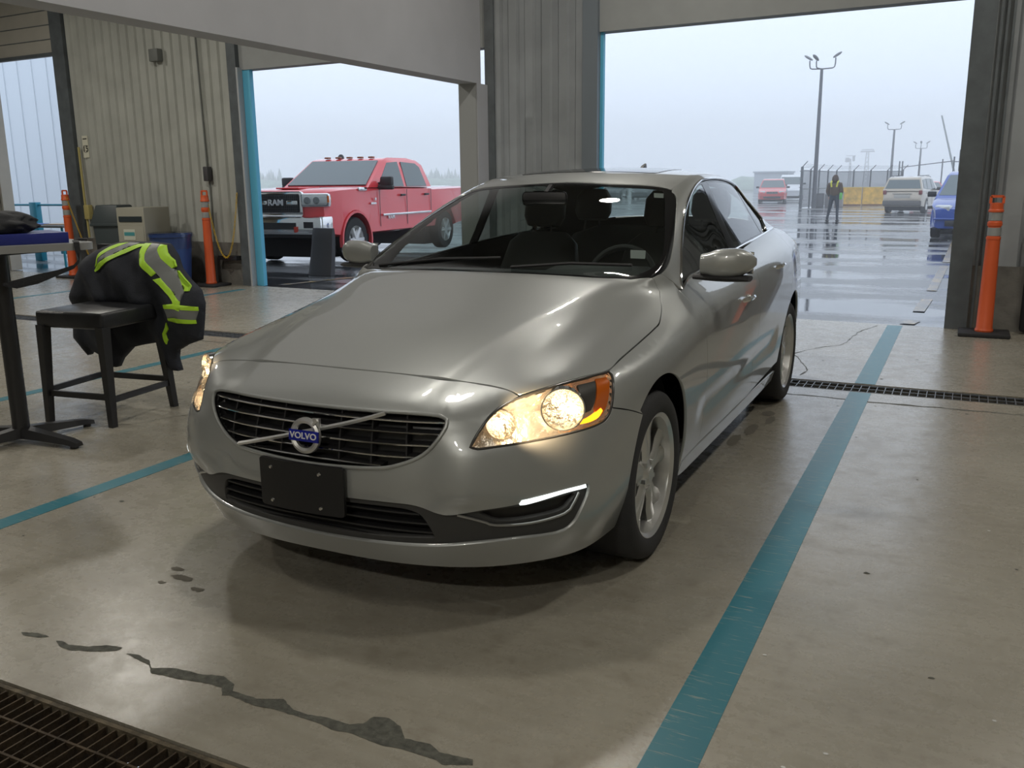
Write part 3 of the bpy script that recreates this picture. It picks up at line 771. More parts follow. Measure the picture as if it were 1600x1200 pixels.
# ---------------------------------------------------------------- dark inner shell behind the panel gaps
def pts2(P): return [Vector(p) for p in P]
def full(P): return pts2(closehalf(P))
mask_long = [full(WI if False else W), full(RG)]
DLOv = pts2(DLO); DLOm = pts2(mirror2(DLO))
mask_front = [full(GR), full(LW), pts2(HL), pts2(mirror2(HL))]
LINER = mat('dark_liner', (.012, .012, .013))
V = []; F = []; keepv = {}
for pi, p in enumerate(SP):
    c = sum((SV[i] for i in p), Vector())/len(p)
    ul = Vector(unlift('long', c)); uf = Vector(unlift('front', c))
    if any(inside(m_, ul) for m_ in mask_long) and c.z > .98: continue
    if (inside(DLOv, ul) or inside(DLOm, ul)) and c.z > .9: continue
    if c.y < -.3 and any(inside(m_, uf) for m_ in mask_front): continue
    if abs(c.x) > .55 and (math.hypot(c.y, c.z-.335) < .40 or math.hypot(c.y-2.776, c.z-.34) < .40): continue
    f = []
    for i in p:
        if i not in keepv: keepv[i] = len(V); V.append(SV[i]-SN[i]*.016)
        f.append(keepv[i])
    F.append(f)
me = bpy.data.meshes.new('inner_shell'); me.from_pydata(V, [], F); me.materials.append(LINER)
sh = bpy.data.objects.new('inner_shell', me); COL.objects.link(sh); sh.parent = CAR
for p in me.polygons: p.use_smooth = True
b = mb(); box(b, (0, 1.5, .21), (1.5, 3.8, .02)); box(b, (0, -.60, .22), (1.0, .36, .02))
obj('underbody', b, LINER, CAR)
for (yy, zz) in ((0, .335), (2.776, .34)):
    for s in (1, -1):
        b = mb(); n = 40
        prof = [(0, .50), (.385, .50), (.385, .885)]
        prof = [(0, .50), (.385, .50), (.385, .84)]
        lathe(b, [(r, s*x) for r, x in prof], 30, M=Matrix.Translation((0, yy, zz)), axis='X', a0=math.radians(-18), a1=math.radians(198))
        obj('wheel_arch_liner', b, LINER, CAR)
        # thin painted lip of the arch
# ---------------------------------------------------------------- wheels
def wheel(x, y, s):
    T = Matrix.Translation((x, y, .3225))
    b = mb()
    hw = .115
    tp = [(.232, -hw+.012), (.24, -hw+.004), (.27, -hw-.004), (.300, -hw), (.314, -hw+.012), (.321, -hw+.03), (.3225, -.03), (.3225, .03), (.321, hw-.03), (.314, hw-.012), (.300, hw), (.27, hw+.004), (.24, hw-.004), (.232, hw-.012)]
    lathe(b, [(r, q) for r, q in tp], 72, M=T, axis='X')
    for k in (-.06, -.022, .022, .06):     # tread grooves stand as dark rings
        pass
    ty = obj('tyre', b, RUBBER, CAR)
    b = mb()
    o = s*(hw-.004)
    lathe(b, [(.232, -hw+.01), (.215, -.06), (.205, 0), (.214, s*.06), (.222, o-s*.012), (.236, o), (.2405, o-s*.002), (.2395, o-s*.012)] if s > 0 else
             [(.232, hw-.01), (.215, .06), (.205, 0), (.214, s*.06), (.222, o-s*.012), (.236, o), (.2405, o-s*.002), (.2395, o-s*.012)], 72, M=T, axis='X')
    rim = obj('rim', b, ALLOY, ty)
    b = mb()   # five twin spokes
    for k in range(5):
        a0 = 2*PI*k/5+PI/2
        for off in (-.17, .17):
            pr = []
            for t in (0, .35, .7, 1):
                r = .045+(.222-.045)*t; a = a0+off*(.35+.95*t); wd = .027+.008*t
                xx = s*(.088-.018*math.sin(t*PI*.5)*(1 if t < 1 else .6)-(.0 if t else .01))
                c = Vector((0, math.cos(a), math.sin(a))); tn = Vector((0, -math.sin(a), math.cos(a)))
                P = c*r
                pr.append([P+tn*wd+Vector((xx-s*.012, 0, 0)), P+tn*wd*.5+Vector((xx, 0, 0)), P-tn*wd*.5+Vector((xx, 0, 0)), P-tn*wd+Vector((xx-s*.012, 0, 0)), P-tn*wd*.7+Vector((xx-s*.035, 0, 0)), P+tn*wd*.7+Vector((xx-s*.035, 0, 0))])
            ring_loft(b, [[T @ q for q in r] for r in pr])
    obj('spokes', b, ALLOY, ty, ang=50)
    b = mb(); lathe(b, [(0, s*.095), (.028, s*.093), (.034, s*.085), (.055, s*.078), (.07, s*.06), (.07, s*.02)], 40, M=T, axis='X')
    for k in range(5):
        a = 2*PI*k/5+PI/2+.6; bar(b, T @ Vector((s*.06, .052*math.cos(a), .052*math.sin(a))), T @ Vector((s*.088, .052*math.cos(a), .052*math.sin(a))), .016)
    obj('hub_cap', b, ALLOY, ty)
    b = mb(); lathe(b, [(0, s*.03), (.15, s*.03), (.155, s*.025), (.155, s*.01), (0, s*.01)], 48, M=T, axis='X')
    obj('brake_disc', b, mat('brake_steel', (.22, .21, .20), rough=.5, metal=.8), ty)
for s in (1, -1):
    wheel(s*.79, 0, s); wheel(s*.79, 2.776, s)
# ---------------------------------------------------------------- grille
GRf = closehalf(GR)
gp = panel('grille', 'front', GRf, mat('grille_black', (.01, .01, .011), rough=.35), off=-.045, step=.05, rim=-.04, gap=-.001, parent=CAR)
b = mb()
Gi = pts2(inner(GRf, .004))
def span(z):
    xs = []; n = len(Gi)
    for i in range(n):
        a, c = Gi[i-1], Gi[i]
        if (a.y > z) != (c.y > z): xs.append(a.x+(c.x-a.x)*(z-a.y)/(c.y-a.y))
    return (min(xs), max(xs)) if xs else None
for z in (.683, .646, .609, .572, .540):
    sp_ = span(z)
    if sp_: surf_tube('', 'front', [(sp_[0]+(sp_[1]-sp_[0])*t/16, z) for t in range(17)], .0038, CHROME, None, off=-.010, bm=b)
obj('grille_bars', b, CHROME, gp)
b = mb()
for z in (.683, .646, .609, .572, .540):
    sp_ = span(z)
    if not sp_: continue
    P = [lift('front', sp_[0]+(sp_[1]-sp_[0])*t/16, z)[0] for t in range(17)]
    ring_loft(b, [[p+Vector((0, .008, .0)), p+Vector((0, .045, .004)), p+Vector((0, .045, -.004)), p+Vector((0, .008, -.003))] for p in P])
for u in (-.40, -.30, -.20, -.10, .10, .20, .30, .40):
    zs = [q/200 for q in range(95, 145) if inside(Gi, Vector((u, q/200)))]
    if zs:
        P = [lift('front', u, z)[0] for z in (zs[0], (zs[0]+zs[-1])/2, zs[-1])]
        ring_loft(b, [[p+Vector((-.003, .014, 0)), p+Vector((.003, .014, 0)), p+Vector((.003, .04, 0)), p+Vector((-.003, .04, 0))] for p in P])
obj('grille_slats', b, BLKPL, gp)
surf_tube('grille_frame', 'front', GRf, .0065, BODY, gp, closed=True, off=.0015, corner=50, n=10)
SATIN = mat('bright_satin', (.80, .80, .79), rough=.3, metal=.85)
da = unlift('front', Vector((-.315, -.86, .572))); db = unlift('front', Vector((.245, -.86, .70)))
b = mb()
P = [lift('front', *lerp2((-.245, .545), (.248, .698), t/12)) for t in range(13)]
ring_loft(b, [[p+n*.012+Vector((0, 0, .007)), p+n*.018, p+n*.012-Vector((0, 0, .007)), p+n*.002] for p, n in P])
obj('diagonal_bar', b, SATIN, gp)
# badge: ring, arrow and blue plate with the maker's letters
bc, bn = lift('front', .008, .612)
BM = Matrix.Translation(Vector((bc.x, bc.y-.022, .614))) @ Matrix.Rotation(math.radians(90-6), 4, 'X')
b = mb(); lathe(b, [(.040, -.006), (.041, .004), (.050, .008), (.059, .004), (.060, -.006)], 48, M=BM)
bar(b, BM @ Vector((.034, .040, .001)), BM @ Vector((.052, .058, .001)), .018, .008)
prv = [(.030, .060), (.058, .062), (.060, .030), (.054, .036), (.040, .050), (.036, .055)]
v1 = [b.verts.new(BM @ Vector((x, y, .006))) for x, y in prv]; v2 = [b.verts.new(BM @ Vector((x, y, -.004))) for x, y in prv]
for i in range(6): b.faces.new((v1[i], v1[i-1], v2[i-1], v2[i]))
b.faces.new(v1); b.faces.new(v2[::-1])
bd = obj('badge_ring', b, SATIN, gp)
b = mb(); box(b, (0, 0, .008), (.118, .036, .006), bevel=.001, M=BM)
obj('badge_plate', b, mat('badge_blue', (.012, .02, .30), rough=.2), gp)
me = text_mesh('VOLVO', .031, .0008); me.transform(BM @ Matrix.Translation((0, 0, .0118)) @ Matrix.Diagonal((1.04, .92, 1, 1)))
o = bpy.data.objects.new('badge_letters', me); COL.objects.link(o); me.materials.append(mat('badge_white', (.85, .85, .85), rough=.3)); o.parent = gp
# ---------------------------------------------------------------- lower intake, fog recess and day lamp
TRIM = mat('textured_trim', (.055, .055, .055), rough=.55, bump=.1, bscale=400)
meshr = [(0, 0.4003), (0.2433, 0.4059), (0.3139, 0.3995), (0.3468, 0.3761), (0.3794, 0.2973), (0.2305, 0.2849), (0, 0.2794)]; meshr[0] = (0, meshr[0][1]); meshr[-1] = (0, meshr[-1][1])
fogr = [(0.4847, 0.3974), (0.5084, 0.4055), (0.5913, 0.4135), (0.7459, 0.4366), (0.7539, 0.4239), (0.7325, 0.3966), (0.7087, 0.3776), (0.614, 0.3626), (0.5404, 0.362), (0.5115, 0.3781)]
it = panel('lower_intake', 'front', closehalf(LW), TRIM, holes=[closehalf(meshr), fogr, mirror2(fogr)], off=-.014, step=.035, dense=.018, rim=.02, gap=-.002, parent=CAR)
panel('intake_mesh', 'front', closehalf(meshr), mat('grille_black', (.01,)*3), off=-.05, step=.05, rim=-.035, gap=-.001, parent=it)
b = mb(); Mi = pts2(closehalf(meshr))
for z in (.385, .352, .32, .29):
    us = [u/200 for u in range(-120, 121) if inside(Mi, Vector((u/200, z)))]
    if len(us) > 2:
        P = [lift('front', us[0]+(us[-1]-us[0])*t/14, z)[0] for t in range(15)]
        ring_loft(b, [[p+Vector((0, .02, .003)), p+Vector((0, .05, .003)), p+Vector((0, .05, -.003)), p+Vector((0, .02, -.003))] for p in P])
obj('intake_slats', b, BLKPL, it)
drl = [(0.5892, 0.4288), (0.5954, 0.4403), (0.7077, 0.455), (0.7777, 0.4568), (0.7796, 0.4457), (0.7076, 0.4434), (0.6041, 0.4242)]
ch = [(0.4356, 0.3931), (0.4734, 0.3796), (0.5083, 0.3644), (0.5324, 0.3533), (0.6228, 0.3508), (0.7165, 0.369), (0.7403, 0.3947), (0.7601, 0.4329)]
DRLM = mat('day_lamp_lit', (.9, .95, .95), emit=(.92, 1, .97), estr=1.1)
for s in (1, -1):
    panel('fog_recess', 'front', fogr, mat('fog_black', (.02, .018, .017), rough=.3), off=-.035, step=.04, rim=-.02, gap=-.001, parent=it, sgn=s)
    panel('day_lamp', 'front', drl, DRLM, off=.002, step=.02, rim=.02, gap=0, parent=it, sgn=s)
    surf_tube('fog_trim', 'front', ch, .0045, mat('satin_trim', (.42, .42, .41), rough=.3, metal=.7), it, sgn=s, off=-.008)
# ---------------------------------------------------------------- blank front plate
pc = Vector((-.005, -.957, .445)); b = mb()
n = 12; rows = []
for k in range(n+1):
    x = -.170+.34*k/n; y = .02*(x/.165)**2*.6
    rows.append([Vector((pc.x+x, pc.y+y, pc.z+.083)), Vector((pc.x+x, pc.y+y, pc.z-.083)), Vector((pc.x+x, pc.y+y+.012, pc.z-.083)), Vector((pc.x+x, pc.y+y+.012, pc.z+.083))])
ring_loft(b, rows); bmesh.ops.recalc_face_normals(b, faces=b.faces[:])
es = [e for e in b.edges if abs(abs(e.verts[0].co.x-pc.x)-.170) < 1e-4 and abs(abs(e.verts[1].co.x-pc.x)-.170) < 1e-4 and abs(e.verts[0].co.y-e.verts[1].co.y) > .01]
bmesh.ops.bevel(b, geom=es, offset=.012, segments=4, affect='EDGES', profile=.5)
pl = obj('number_plate_blank', b, mat('plate_black', (.016, .016, .017), rough=.42), CAR)
b = mb()
for (x, z) in ((-.115, .055), (.085, .055), (-.115, -.06), (.085, -.06)):
    lathe(b, [(0, .006), (.005, .005), (.007, 0)], 12, M=Matrix.Translation((pc.x+x, pc.y+.012*(x/.165)**2-.001, pc.z+z)) @ Matrix.Rotation(PI/2, 4, 'X'))
obj('plate_screws', b, CHROME, pl)
b = mb(); box(b, (pc.x, pc.y+.03, pc.z), (.2, .05, .10)); obj('plate_bracket', b, BLKPL, pl)
# ---------------------------------------------------------------- headlights
HOUS = mat('lamp_housing', (.85, .80, .72), rough=.22, metal=.9, bump=.8, bscale=35, emit=(1, .66, .38), estr=.05)  # faint warm emission stands in for bulb light filling the housing
REFL = mat('glowing_reflector', (.9, .85, .75), rough=.15, metal=1, emit=(1, .70, .40), estr=.07, bump=.9, bscale=55)  # bowl glows by itself, in place of bulb light thrown back
BULB = mat('bulb_lit', (1, 1, 1), emit=(1, .80, .52), estr=2.6)
BEZEL = mat('lamp_bezel', (.05, .048, .045), rough=.25)
AMBER = mat('amber_reflector', (.62, .13, .01), rough=.15)
AMBLIT = mat('amber_lit', (1, .4, .02), emit=(1, .36, .01), estr=2.2)
LENS = glass('clear_lens', (.97, .97, .96), 1.4)
lowb = [(0.7399, 0.7028)][0]; highb = [(0.554, 0.6747)][0]
midz = [(0.647, 0.6894)][0]
amb = [(0.8852, 0.7725), (0.9326, 0.7717), (0.9356, 0.7587), (0.9154, 0.7233), (0.8887, 0.6801), (0.8601, 0.6574), (0.8477, 0.672), (0.8463, 0.6883), (0.864, 0.7204), (0.8775, 0.7524)]
amb2 = [(0.783, 0.6581), (0.82, 0.6653), (0.8652, 0.6827), (0.8711, 0.6735), (0.8496, 0.6555), (0.8169, 0.6479), (0.7877, 0.6475)]
dark = [(0.8101, 0.7664), (0.8842, 0.7692), (0.8699, 0.7442), (0.8522, 0.7088), (0.8307, 0.6832), (0.7927, 0.676), (0.8051, 0.7162)]
for s in (1, -1):
    L = panel('headlight', 'front', HL, LENS, off=0, step=.04, rim=.003, gap=.003, parent=CAR, sgn=s)
    panel('lamp_housing', 'front', HL, HOUS, off=-.075, step=.04, rim=-.07, gap=.0, parent=L, sgn=s)
    surf_tube('lamp_seal', 'front', inner(HL, .002), .0045, BEZEL, L, closed=True, off=-.004, sgn=s)
    for (q, r, dz) in ((lowb, .066, 0), (highb, .046, 0)):
        p, n_ = lift('front', *q); p = p-n_*.02
        d = (Vector((n_.x*.35, n_.y, 0))).normalized()
        zax = d; xax = Vector((0, 0, 1)).cross(zax).normalized(); yax = zax.cross(xax)
        M = Matrix(((xax.x, yax.x, zax.x, p.x), (xax.y, yax.y, zax.y, p.y), (xax.z, yax.z, zax.z, p.z), (0, 0, 0, 1)))
        if s < 0: M = Matrix.Diagonal((-1, 1, 1, 1)) @ M
        b = mb(); lathe(b, [(r*t, -.055+.045*t*t) for t in (.15, .3, .5, .7, .85, 1)]+[(r*1.03, -.006), (r*1.06, -.02)], 40, M=M)
        # fluted facets on the reflector
        obj('reflector', b, REFL, L, ang=20)
        b = mb(); lathe(b, [(0, -.020), (r*.11, -.024), (r*.14, -.034), (r*.11, -.05), (0, -.055)], 16, M=M); obj('bulb', b, BULB, L)
        if r > .05:
            b = mb(); lathe(b, [(r*1.0, -.012), (r*1.02, .004), (r*1.09, .004), (r*1.12, -.02)], 40, M=M); obj('lamp_ring', b, CHROME, L)
    panel('side_marker', 'front', amb, AMBER, off=-.012, step=.02, rim=.01, gap=0, parent=L, sgn=s)
    panel('turn_signal', 'front', amb2, AMBLIT, off=-.009, step=.02, rim=.01, gap=0, parent=L, sgn=s)
    panel('lamp_shroud', 'front', dark, BEZEL, off=-.015, step=.03, rim=.01, gap=0, parent=L, sgn=s)
    p, n_ = lift('front', *midz)
    d = bpy.data.lights.new('headlight_beam', 'SPOT'); d.energy = 14; d.color = WARM; d.spot_size = 1.9; d.spot_blend = .8; d.shadow_soft_size = .04
    lo = bpy.data.objects.new('headlight_beam', d); COL.objects.link(lo); lo.parent = CAR
    lo.location = (s*(p.x-.02), p.y-.09, p.z); lo.rotation_euler = (math.radians(80), 0, 0)
# ---------------------------------------------------------------- mirrors
for s in (1, -1):
    b = mb(); rings = []
    for k in range(9):
        t = k/8; x = .855+.225*t
        hz = .062*(1-max(0, (t-.55)/.45)**2.6*.75)*(.70+.30*sstep(t/.35)); hy = .055*(1-max(0, (t-.6)/.4)**2.5*.7)*(.75+.25*sstep(t/.4))
        cz = 1.052+.012*t; cy = .745+.035*t; r = []
        for q in range(20):
            a = 2*PI*q/20; ca, sa = math.cos(a), math.sin(a)
            r.append(Vector((s*x, cy+hy*math.copysign(abs(ca)**.65, ca)*(1 if ca < 0 else .75), cz+hz*math.copysign(abs(sa)**.75, sa))))
        rings.append(r)
    ring_loft(b, rings)
    M_ = obj('wing_mirror', b, BODY, CAR, ang=60)
    b = mb()
    rings = []
    for k in range(6):
        t = k/5; x = .825+.235*t; hz = .012+.006*math.sin(t*PI); hy = .035+.015*t
        cz = 1.002-.006*t; cy = .735+.035*t
        rings.append([Vector((s*x, cy+hy*math.cos(2*PI*q/12), cz+hz*math.sin(2*PI*q/12)-.004)) for q in range(12)])
    ring_loft(b, rings); obj('mirror_foot', b, BLKPL, M_, ang=60)
    b = mb(); box(b, (s*.975, .825, 1.055), (.17, .008, .095), bevel=.003); obj('mirror_glass', b, mat('mirror_silver', (.7, .72, .72), rough=.02, metal=1), M_)
# ---------------------------------------------------------------- door handles, seams
hp = [(0.9935, 1.3653), (0.9303, 2.2472)]
for s, f_, r_ in HAND:
    for (u, v), par in ((hp[0], f_), (hp[1], r_)):
        b = mb(); L0 = [(lift('long', u, v-.10+.20*t/8)) for t in range(9)]
        ring_loft(b, [[Vector((s*q.x, q.y, q.z)) for q in (p+n*(.006+.028*math.sin(PI*i/8)**.5)+Vector((0, 0, .011)), p+n*(.012+.030*math.sin(PI*i/8)**.5), p+n*(.006+.028*math.sin(PI*i/8)**.5)-Vector((0, 0, .011)), p+n*(.0+.02*math.sin(PI*i/8)**.5))] for i, (p, n) in enumerate(L0)])
        obj('door_handle', b, CHROME, par, ang=60)
# ---------------------------------------------------------------- rear end
rbo = [(0, .80), unlift('rear', Vector((.60, 3.64, .80))), unlift('rear', Vector((.80, 3.5, .76))), unlift('rear', Vector((.87, 3.31, .69))), unlift('rear', Vector((.87, 3.19, .55))), unlift('rear', Vector((.87, 3.16, .42))), unlift('rear', Vector((.83, 3.2, .24))), unlift('rear', Vector((.7, 3.5, .24))), (0, .25)]
panel('rear_bumper', 'rear', closehalf(rbo), BODY, step=.05, parent=CAR, rim=.02)
tb = [(0, .81), unlift('rear', Vector((.60, 3.64, .81))), unlift('rear', Vector((.55, 3.64, .98))), unlift('rear', Vector((.40, 3.63, 1.06))), (0, 1.07)]
panel('boot_panel', 'rear', closehalf(tb), BODY, step=.05, parent=CAR)
tl = [unlift('rear', Vector(p)) for p in ((.61, 3.63, .82), (.79, 3.5, .78), (.815, 3.46, .90), (.76, 3.50, .97), (.66, 3.50, 1.02), (.57, 3.60, 1.02))]
for s in (1, -1): panel('tail_lamp', 'rear', tl, mat('tail_red', (.18, .02, .02), rough=.12), off=.002, step=.04, parent=CAR, sgn=s)
# roof aerial fin
b = mb(); ring_loft(b, [[Vector((sx_*w_, 2.42+t*.13, 1.462+z)) for sx_, z in ((-1, 0), (-.5, h), (.5, h), (1, 0))] for t, w_, h in ((0, .015, .002), (.5, .018, .035), (.9, .012, .05), (1, .008, .0))])
obj('roof_aerial', b, BLKPL, CAR)
# ---------------------------------------------------------------- wipers
b = mb()
for a, c in (((-.62, .44, 1.028), (.0, .50, 1.075)), ((.10, .40, 1.045), (.62, .50, 1.06))):
    tube(b, [a, tuple((a[i]+c[i])/2+(.012 if i == 2 else 0) for i in range(3)), c], .007, 6)
obj('wipers', b, BLKPL, CAR)
# ---------------------------------------------------------------- cabin
SEAT = mat('seat_leather', (.06, .058, .057), rough=.45); DASH = mat('dash_black', (.045, .045, .047), rough=.6)
b = mb(); rings = []
for (y, z, wx) in ((.52, .985, .66), (.66, 1.0, .70), (.85, .985, .72), (.95, .93, .72), (.96, .75, .70)):
    rings.append([Vector((wx*(k/10-1), y+.05*(1-(k/10-1)**2) if y > .8 else y-.12*(1-(k/10-1)**2)*(1 if y < .6 else 0), z+(.035 if (13 <= k <= 18 and .6 < y < .9) else 0))) for k in range(21)])
ring_loft(b, rings, closed=False); obj('dashboard', b, DASH, CAR, ang=60)
b = mb(); lathe(b, [(.170+.016*math.cos(a), .016*math.sin(a)) for a in [2*PI*k/10 for k in range(11)]], 40, M=Matrix.Translation((.37, 1.06, .93)) @ Matrix.Rotation(math.radians(68), 4, 'X'))
Ms = Matrix.Translation((.37, 1.06, .93)) @ Matrix.Rotation(math.radians(68), 4, 'X')
for a in (0, PI, -PI/2): bar(b, Ms @ Vector((0, 0, -.01)), Ms @ Vector((.165*math.cos(a), .165*math.sin(a), 0)), .035, .02)
lathe(b, [(0, .02), (.055, .015), (.06, -.02)], 20, M=Ms); bar(b, Ms @ Vector((0, 0, -.02)), Ms @ Vector((0, 0, -.3)), .05)
obj('steering_wheel', b, DASH, CAR)
def seat(x, y, w=.5, hr=True, rear=False):
    b = mb()
    def cush(rs): ring_loft(b, rs)
    def rr_(c, wx, dy, M): return [M @ Vector((c[0]+wx*math.copysign(abs(math.cos(a))**.5, math.cos(a)), c[1]+dy*math.copysign(abs(math.sin(a))**.5, math.sin(a)), c[2])) for a in [2*PI*k/16 for k in range(16)]]
    M = Matrix.Translation((x, y, .62)) @ Matrix.Rotation(math.radians(-20), 4, 'X')
    cush([rr_((0, 0, z), w/2*f, .06*g, M) for z, f, g in ((-.15, .9, .9), (.05, 1, 1.1), (.3, 1, 1), (.46, .86, .85), (.52, .6, .6))])
    M2 = Matrix.Translation((x, y-.28, .52)) @ Matrix.Rotation(math.radians(80), 4, 'X')
    cush([rr_((0, 0, z), w/2*f, .07, M2) for z, f in ((-.28, 1), (0, 1), (.22, .95), (.27, .8))])
    if hr:
        for hx in ((0,) if not rear else (-.4, .4)):
            M3 = Matrix.Translation((x+hx, y+.03, .62)) @ Matrix.Rotation(math.radians(-14), 4, 'X')
            cush([rr_((0, 0, z), .125*f, .045*g, M3) for z, f, g in ((.55, .8, .8), (.60, 1, 1), (.70, .98, 1), (.75, .7, .6))])
            tube(b, [M3 @ Vector((-.05, 0, .45)), M3 @ Vector((-.05, 0, .6))], .006, 6); tube(b, [M3 @ Vector((.05, 0, .45)), M3 @ Vector((.05, 0, .6))], .006, 6)
    obj('rear_seat' if rear else 'seat', b, SEAT, CAR, ang=50)
seat(-.37, 1.62); seat(.37, 1.62); seat(0, 2.48, 1.25, True, True)
b = mb(); box(b, (0, 2.85, .98), (1.25, .55, .02)); obj('parcel_shelf', b, DASH, CAR)
b = mb(); box(b, (.0, .98, 1.325), (.24, .03, .07), bevel=.02); bar(b, (0, 1.0, 1.35), (0, 1.06, 1.385), .02)
obj('rear_view_mirror', b, BLKPL, CAR)
b = mb(); 
for s in (1, -1): box(b, (s*.79, 1.72, .56), (.06, 1.9, .64), bevel=.02)
box(b, (0, 1.3, .55), (.22, .9, .35), bevel=.03)
obj('door_cards', b, DASH, CAR)
b = mb(); bar(b, (-.765, 1.05, .90), (-.765, 1.2, .905), .02, .03); obj('inner_door_handle', b, CHROME, CAR)
# stickers on the inside of the windscreen
SM = mat('sticker', (.32, .32, .32), rough=.5)
st1 = [(0.621, 0.6309), (0.6631, 0.6441), (0.6954, 0.5826), (0.6573, 0.5717)]
st2 = [(0.435, 1.1741), (0.466, 1.1896), (0.487, 1.1358), (0.4567, 1.1202)]
panel('inspection_sticker', 'long', st1, SM, off=-.008, gap=0, step=.03, rim=0, parent=wsg)
panel('toll_sticker', 'long', st2, SM, off=-.008, gap=0, step=.03, rim=0, parent=wsg)

# ================================================================== things inside the left bays
BLKM = mat('black_metal', (.022, .022, .024), rough=.4)
# table
T = thing('high_table', 'high bar table with grey top on a black cross-foot pedestal', 'table', (-2.84, .03, 0))
b = mb(); hx, hy, r = .46, .37, .07; P = []
for (cx_, cy_, a0) in ((hx-r, hy-r, 0), (-hx+r, hy-r, 90), (-hx+r, -hy+r, 180), (hx-r, -hy+r, 270)):
    for k in range(7): a = math.radians(a0+15*k); P.append((cx_+r*math.cos(a), cy_+r*math.sin(a)))
Rz = Matrix.Rotation(math.radians(-22), 4, 'Z')
prism(b, P, 2, 1.083, 1.12); bmesh.ops.transform(b, matrix=Rz, verts=b.verts[:])
obj('table_top', b, mat('table_laminate', (.26, .265, .26), rough=.4), T)
b = mb(); tube(b, [(0, 0, .04), (0, 0, 1.083)], .045, 24); box(b, (0, 0, 1.07), (.4, .3, .02)); obj('pedestal', b, BLKM, T)
for a in (5, 82, 185, 262):
    b = mb(); M = Matrix.Rotation(math.radians(a), 4, 'Z')
    ring_loft(b, [[M @ Vector((x, -w_, z0)), M @ Vector((x, w_, z0)), M @ Vector((x, w_*.7, z1)), M @ Vector((x, -w_*.7, z1))] for x, w_, z0, z1 in ((0, .045, .03, .09), (.15, .04, .03, .075), (.36, .035, .022, .05), (.42, .03, .012, .035))])
    box(b, (.395, 0, .011), (.05, .055, .022), M=M) if False else None
    f = obj('foot', b, BLKM, T); b = mb(); lathe(b, [(0, 0), (.022, 0), (.022, .02), (0, .022)], 12, M=M @ Matrix.Translation((.385, 0, 0))); obj('glide', b, BLKPL if 'black_plastic' in MATS else BLKM, f)
# things on the table
def onT(x, y, z=0): v = Rz @ Vector((x, y, 0)); return (v.x-2.84, v.y+.03, 1.12+z)
BLUEV = mat('blue_vinyl', (.015, .025, .19), rough=.35)
t_ = thing('ring_binder', 'dark blue binder lying flat on the high grey table', 'binder', onT(.20, .02), math.radians(-22))
b = mb(); box(b, (0, 0, .053), (.36, .48, .004)); box(b, (0, 0, .003), (.36, .48, .005)); box(b, (.178, 0, .028), (.008, .48, .055), bevel=.002); obj('cover', b, BLUEV, t_)
b = mb(); box(b, (-.01, 0, .028), (.33, .44, .04)); obj('paper_stack', b, mat('paper', (.7, .7, .68), rough=.8), t_)
# black bag on the binder
b = mb(); bmesh.ops.create_icosphere(b, subdivisions=5, radius=1)
for v in b.verts:
    n = noise.noise(v.co*1.6)*.22+noise.noise(v.co*4)*.10; p = v.co*(1+n); p.z = max(p.z, -.55)
    v.co = Vector((p.x*.30, p.y*.17, (p.z+.55)*.072))
o = obj('cloth_bag', b, mat('black_nylon', (.012, .013, .016), rough=.75, bump=.3, bscale=90), ang=180); o.location = onT(.16, -.10, .058); o.rotation_euler = (0, 0, .9)
tag(o, 'crumpled black cloth bag lying on top of the blue binder', 'bag')
# strap hanging over the table edge
b = mb()
path = [onT(.40, .285, .012), onT(.44, .275, .008), onT(.468, .27, .004), onT(.476, .27, -.04), onT(.480, .27, -.09), onT(.48, .24, -.12), onT(.48, .16, -.145), onT(.48, .06, -.17), onT(.48, -.04, -.188), onT(.48, -.10, -.185)]
Wd = [.016, .016, .014, .013, .010, .010, .014, .024, .022, .006]; FR_ = frames(path)
ring_loft(b, [[p+Vector((0, 0, w_)), p+s*.003, p-Vector((0, 0, w_)), p-s*.003] if i > 3 else [p+s*w_, p+u*.003, p-s*w_, p-u*.003] for i, ((p, s, u), w_) in enumerate(zip(FR_, Wd))])
o = obj('strap', b, mat('black_nylon', (.02, .02, .02)), ang=60); tag(o, 'black strap dangling over the edge of the high grey table', 'strap')
b = mb(); tube(b, [onT(.34, .30, .010), onT(.37, .32, .014), onT(.39, .345, .012), onT(.36, .35, .011), onT(.33, .335, .010)], .008, 8)
o = obj('key_ring', b, BLKM); tag(o, 'small dark loop of keys near the right corner of the high table', 'keys')
# stool / chair
LEA = mat('black_leather', (.022, .023, .026), rough=.32, bump=.15, bscale=120)
S_ = thing('counter_chair', 'black leather counter chair with a safety jacket over its back', 'chair', (-2.9, .68, 0))
O = Vector((-2.9, .68, 0))
FLc, FRc, BRc, BLc = Vector((-3.1, .40, 0)), Vector((-2.62, .46, 0)), Vector((-2.69, 1.0, 0)), Vector((-3.20, .93, 0))
ctr = (FLc+FRc+BRc+BLc)/4
b = mb(); 
def quadbox(bm, pts, z0, z1, bev=.02):
    lo = [bm.verts.new((p.x, p.y, z0)) for p in pts]; hi = [bm.verts.new((p.x, p.y, z1)) for p in pts]
    fs = [bm.faces.new(lo[::-1]), bm.faces.new(hi)]+[bm.faces.new((lo[i], lo[(i+1) % 4], hi[(i+1) % 4], hi[i])) for i in range(4)]
    bmesh.ops.bevel(bm, geom=list({e for f in fs for e in f.edges}), offset=bev, segments=3, affect='EDGES', profile=.5)
sq = [(p-ctr)*1.02+ctr-O for p in (FLc+Vector((-.015, 0, 0)), FRc, BRc+Vector((.0, -.06, 0)), BLc+Vector((0, -.06, 0)))]
quadbox(b, sq, .585, .685); obj('seat', b, LEA, S_, ang=60)
TOPS = []
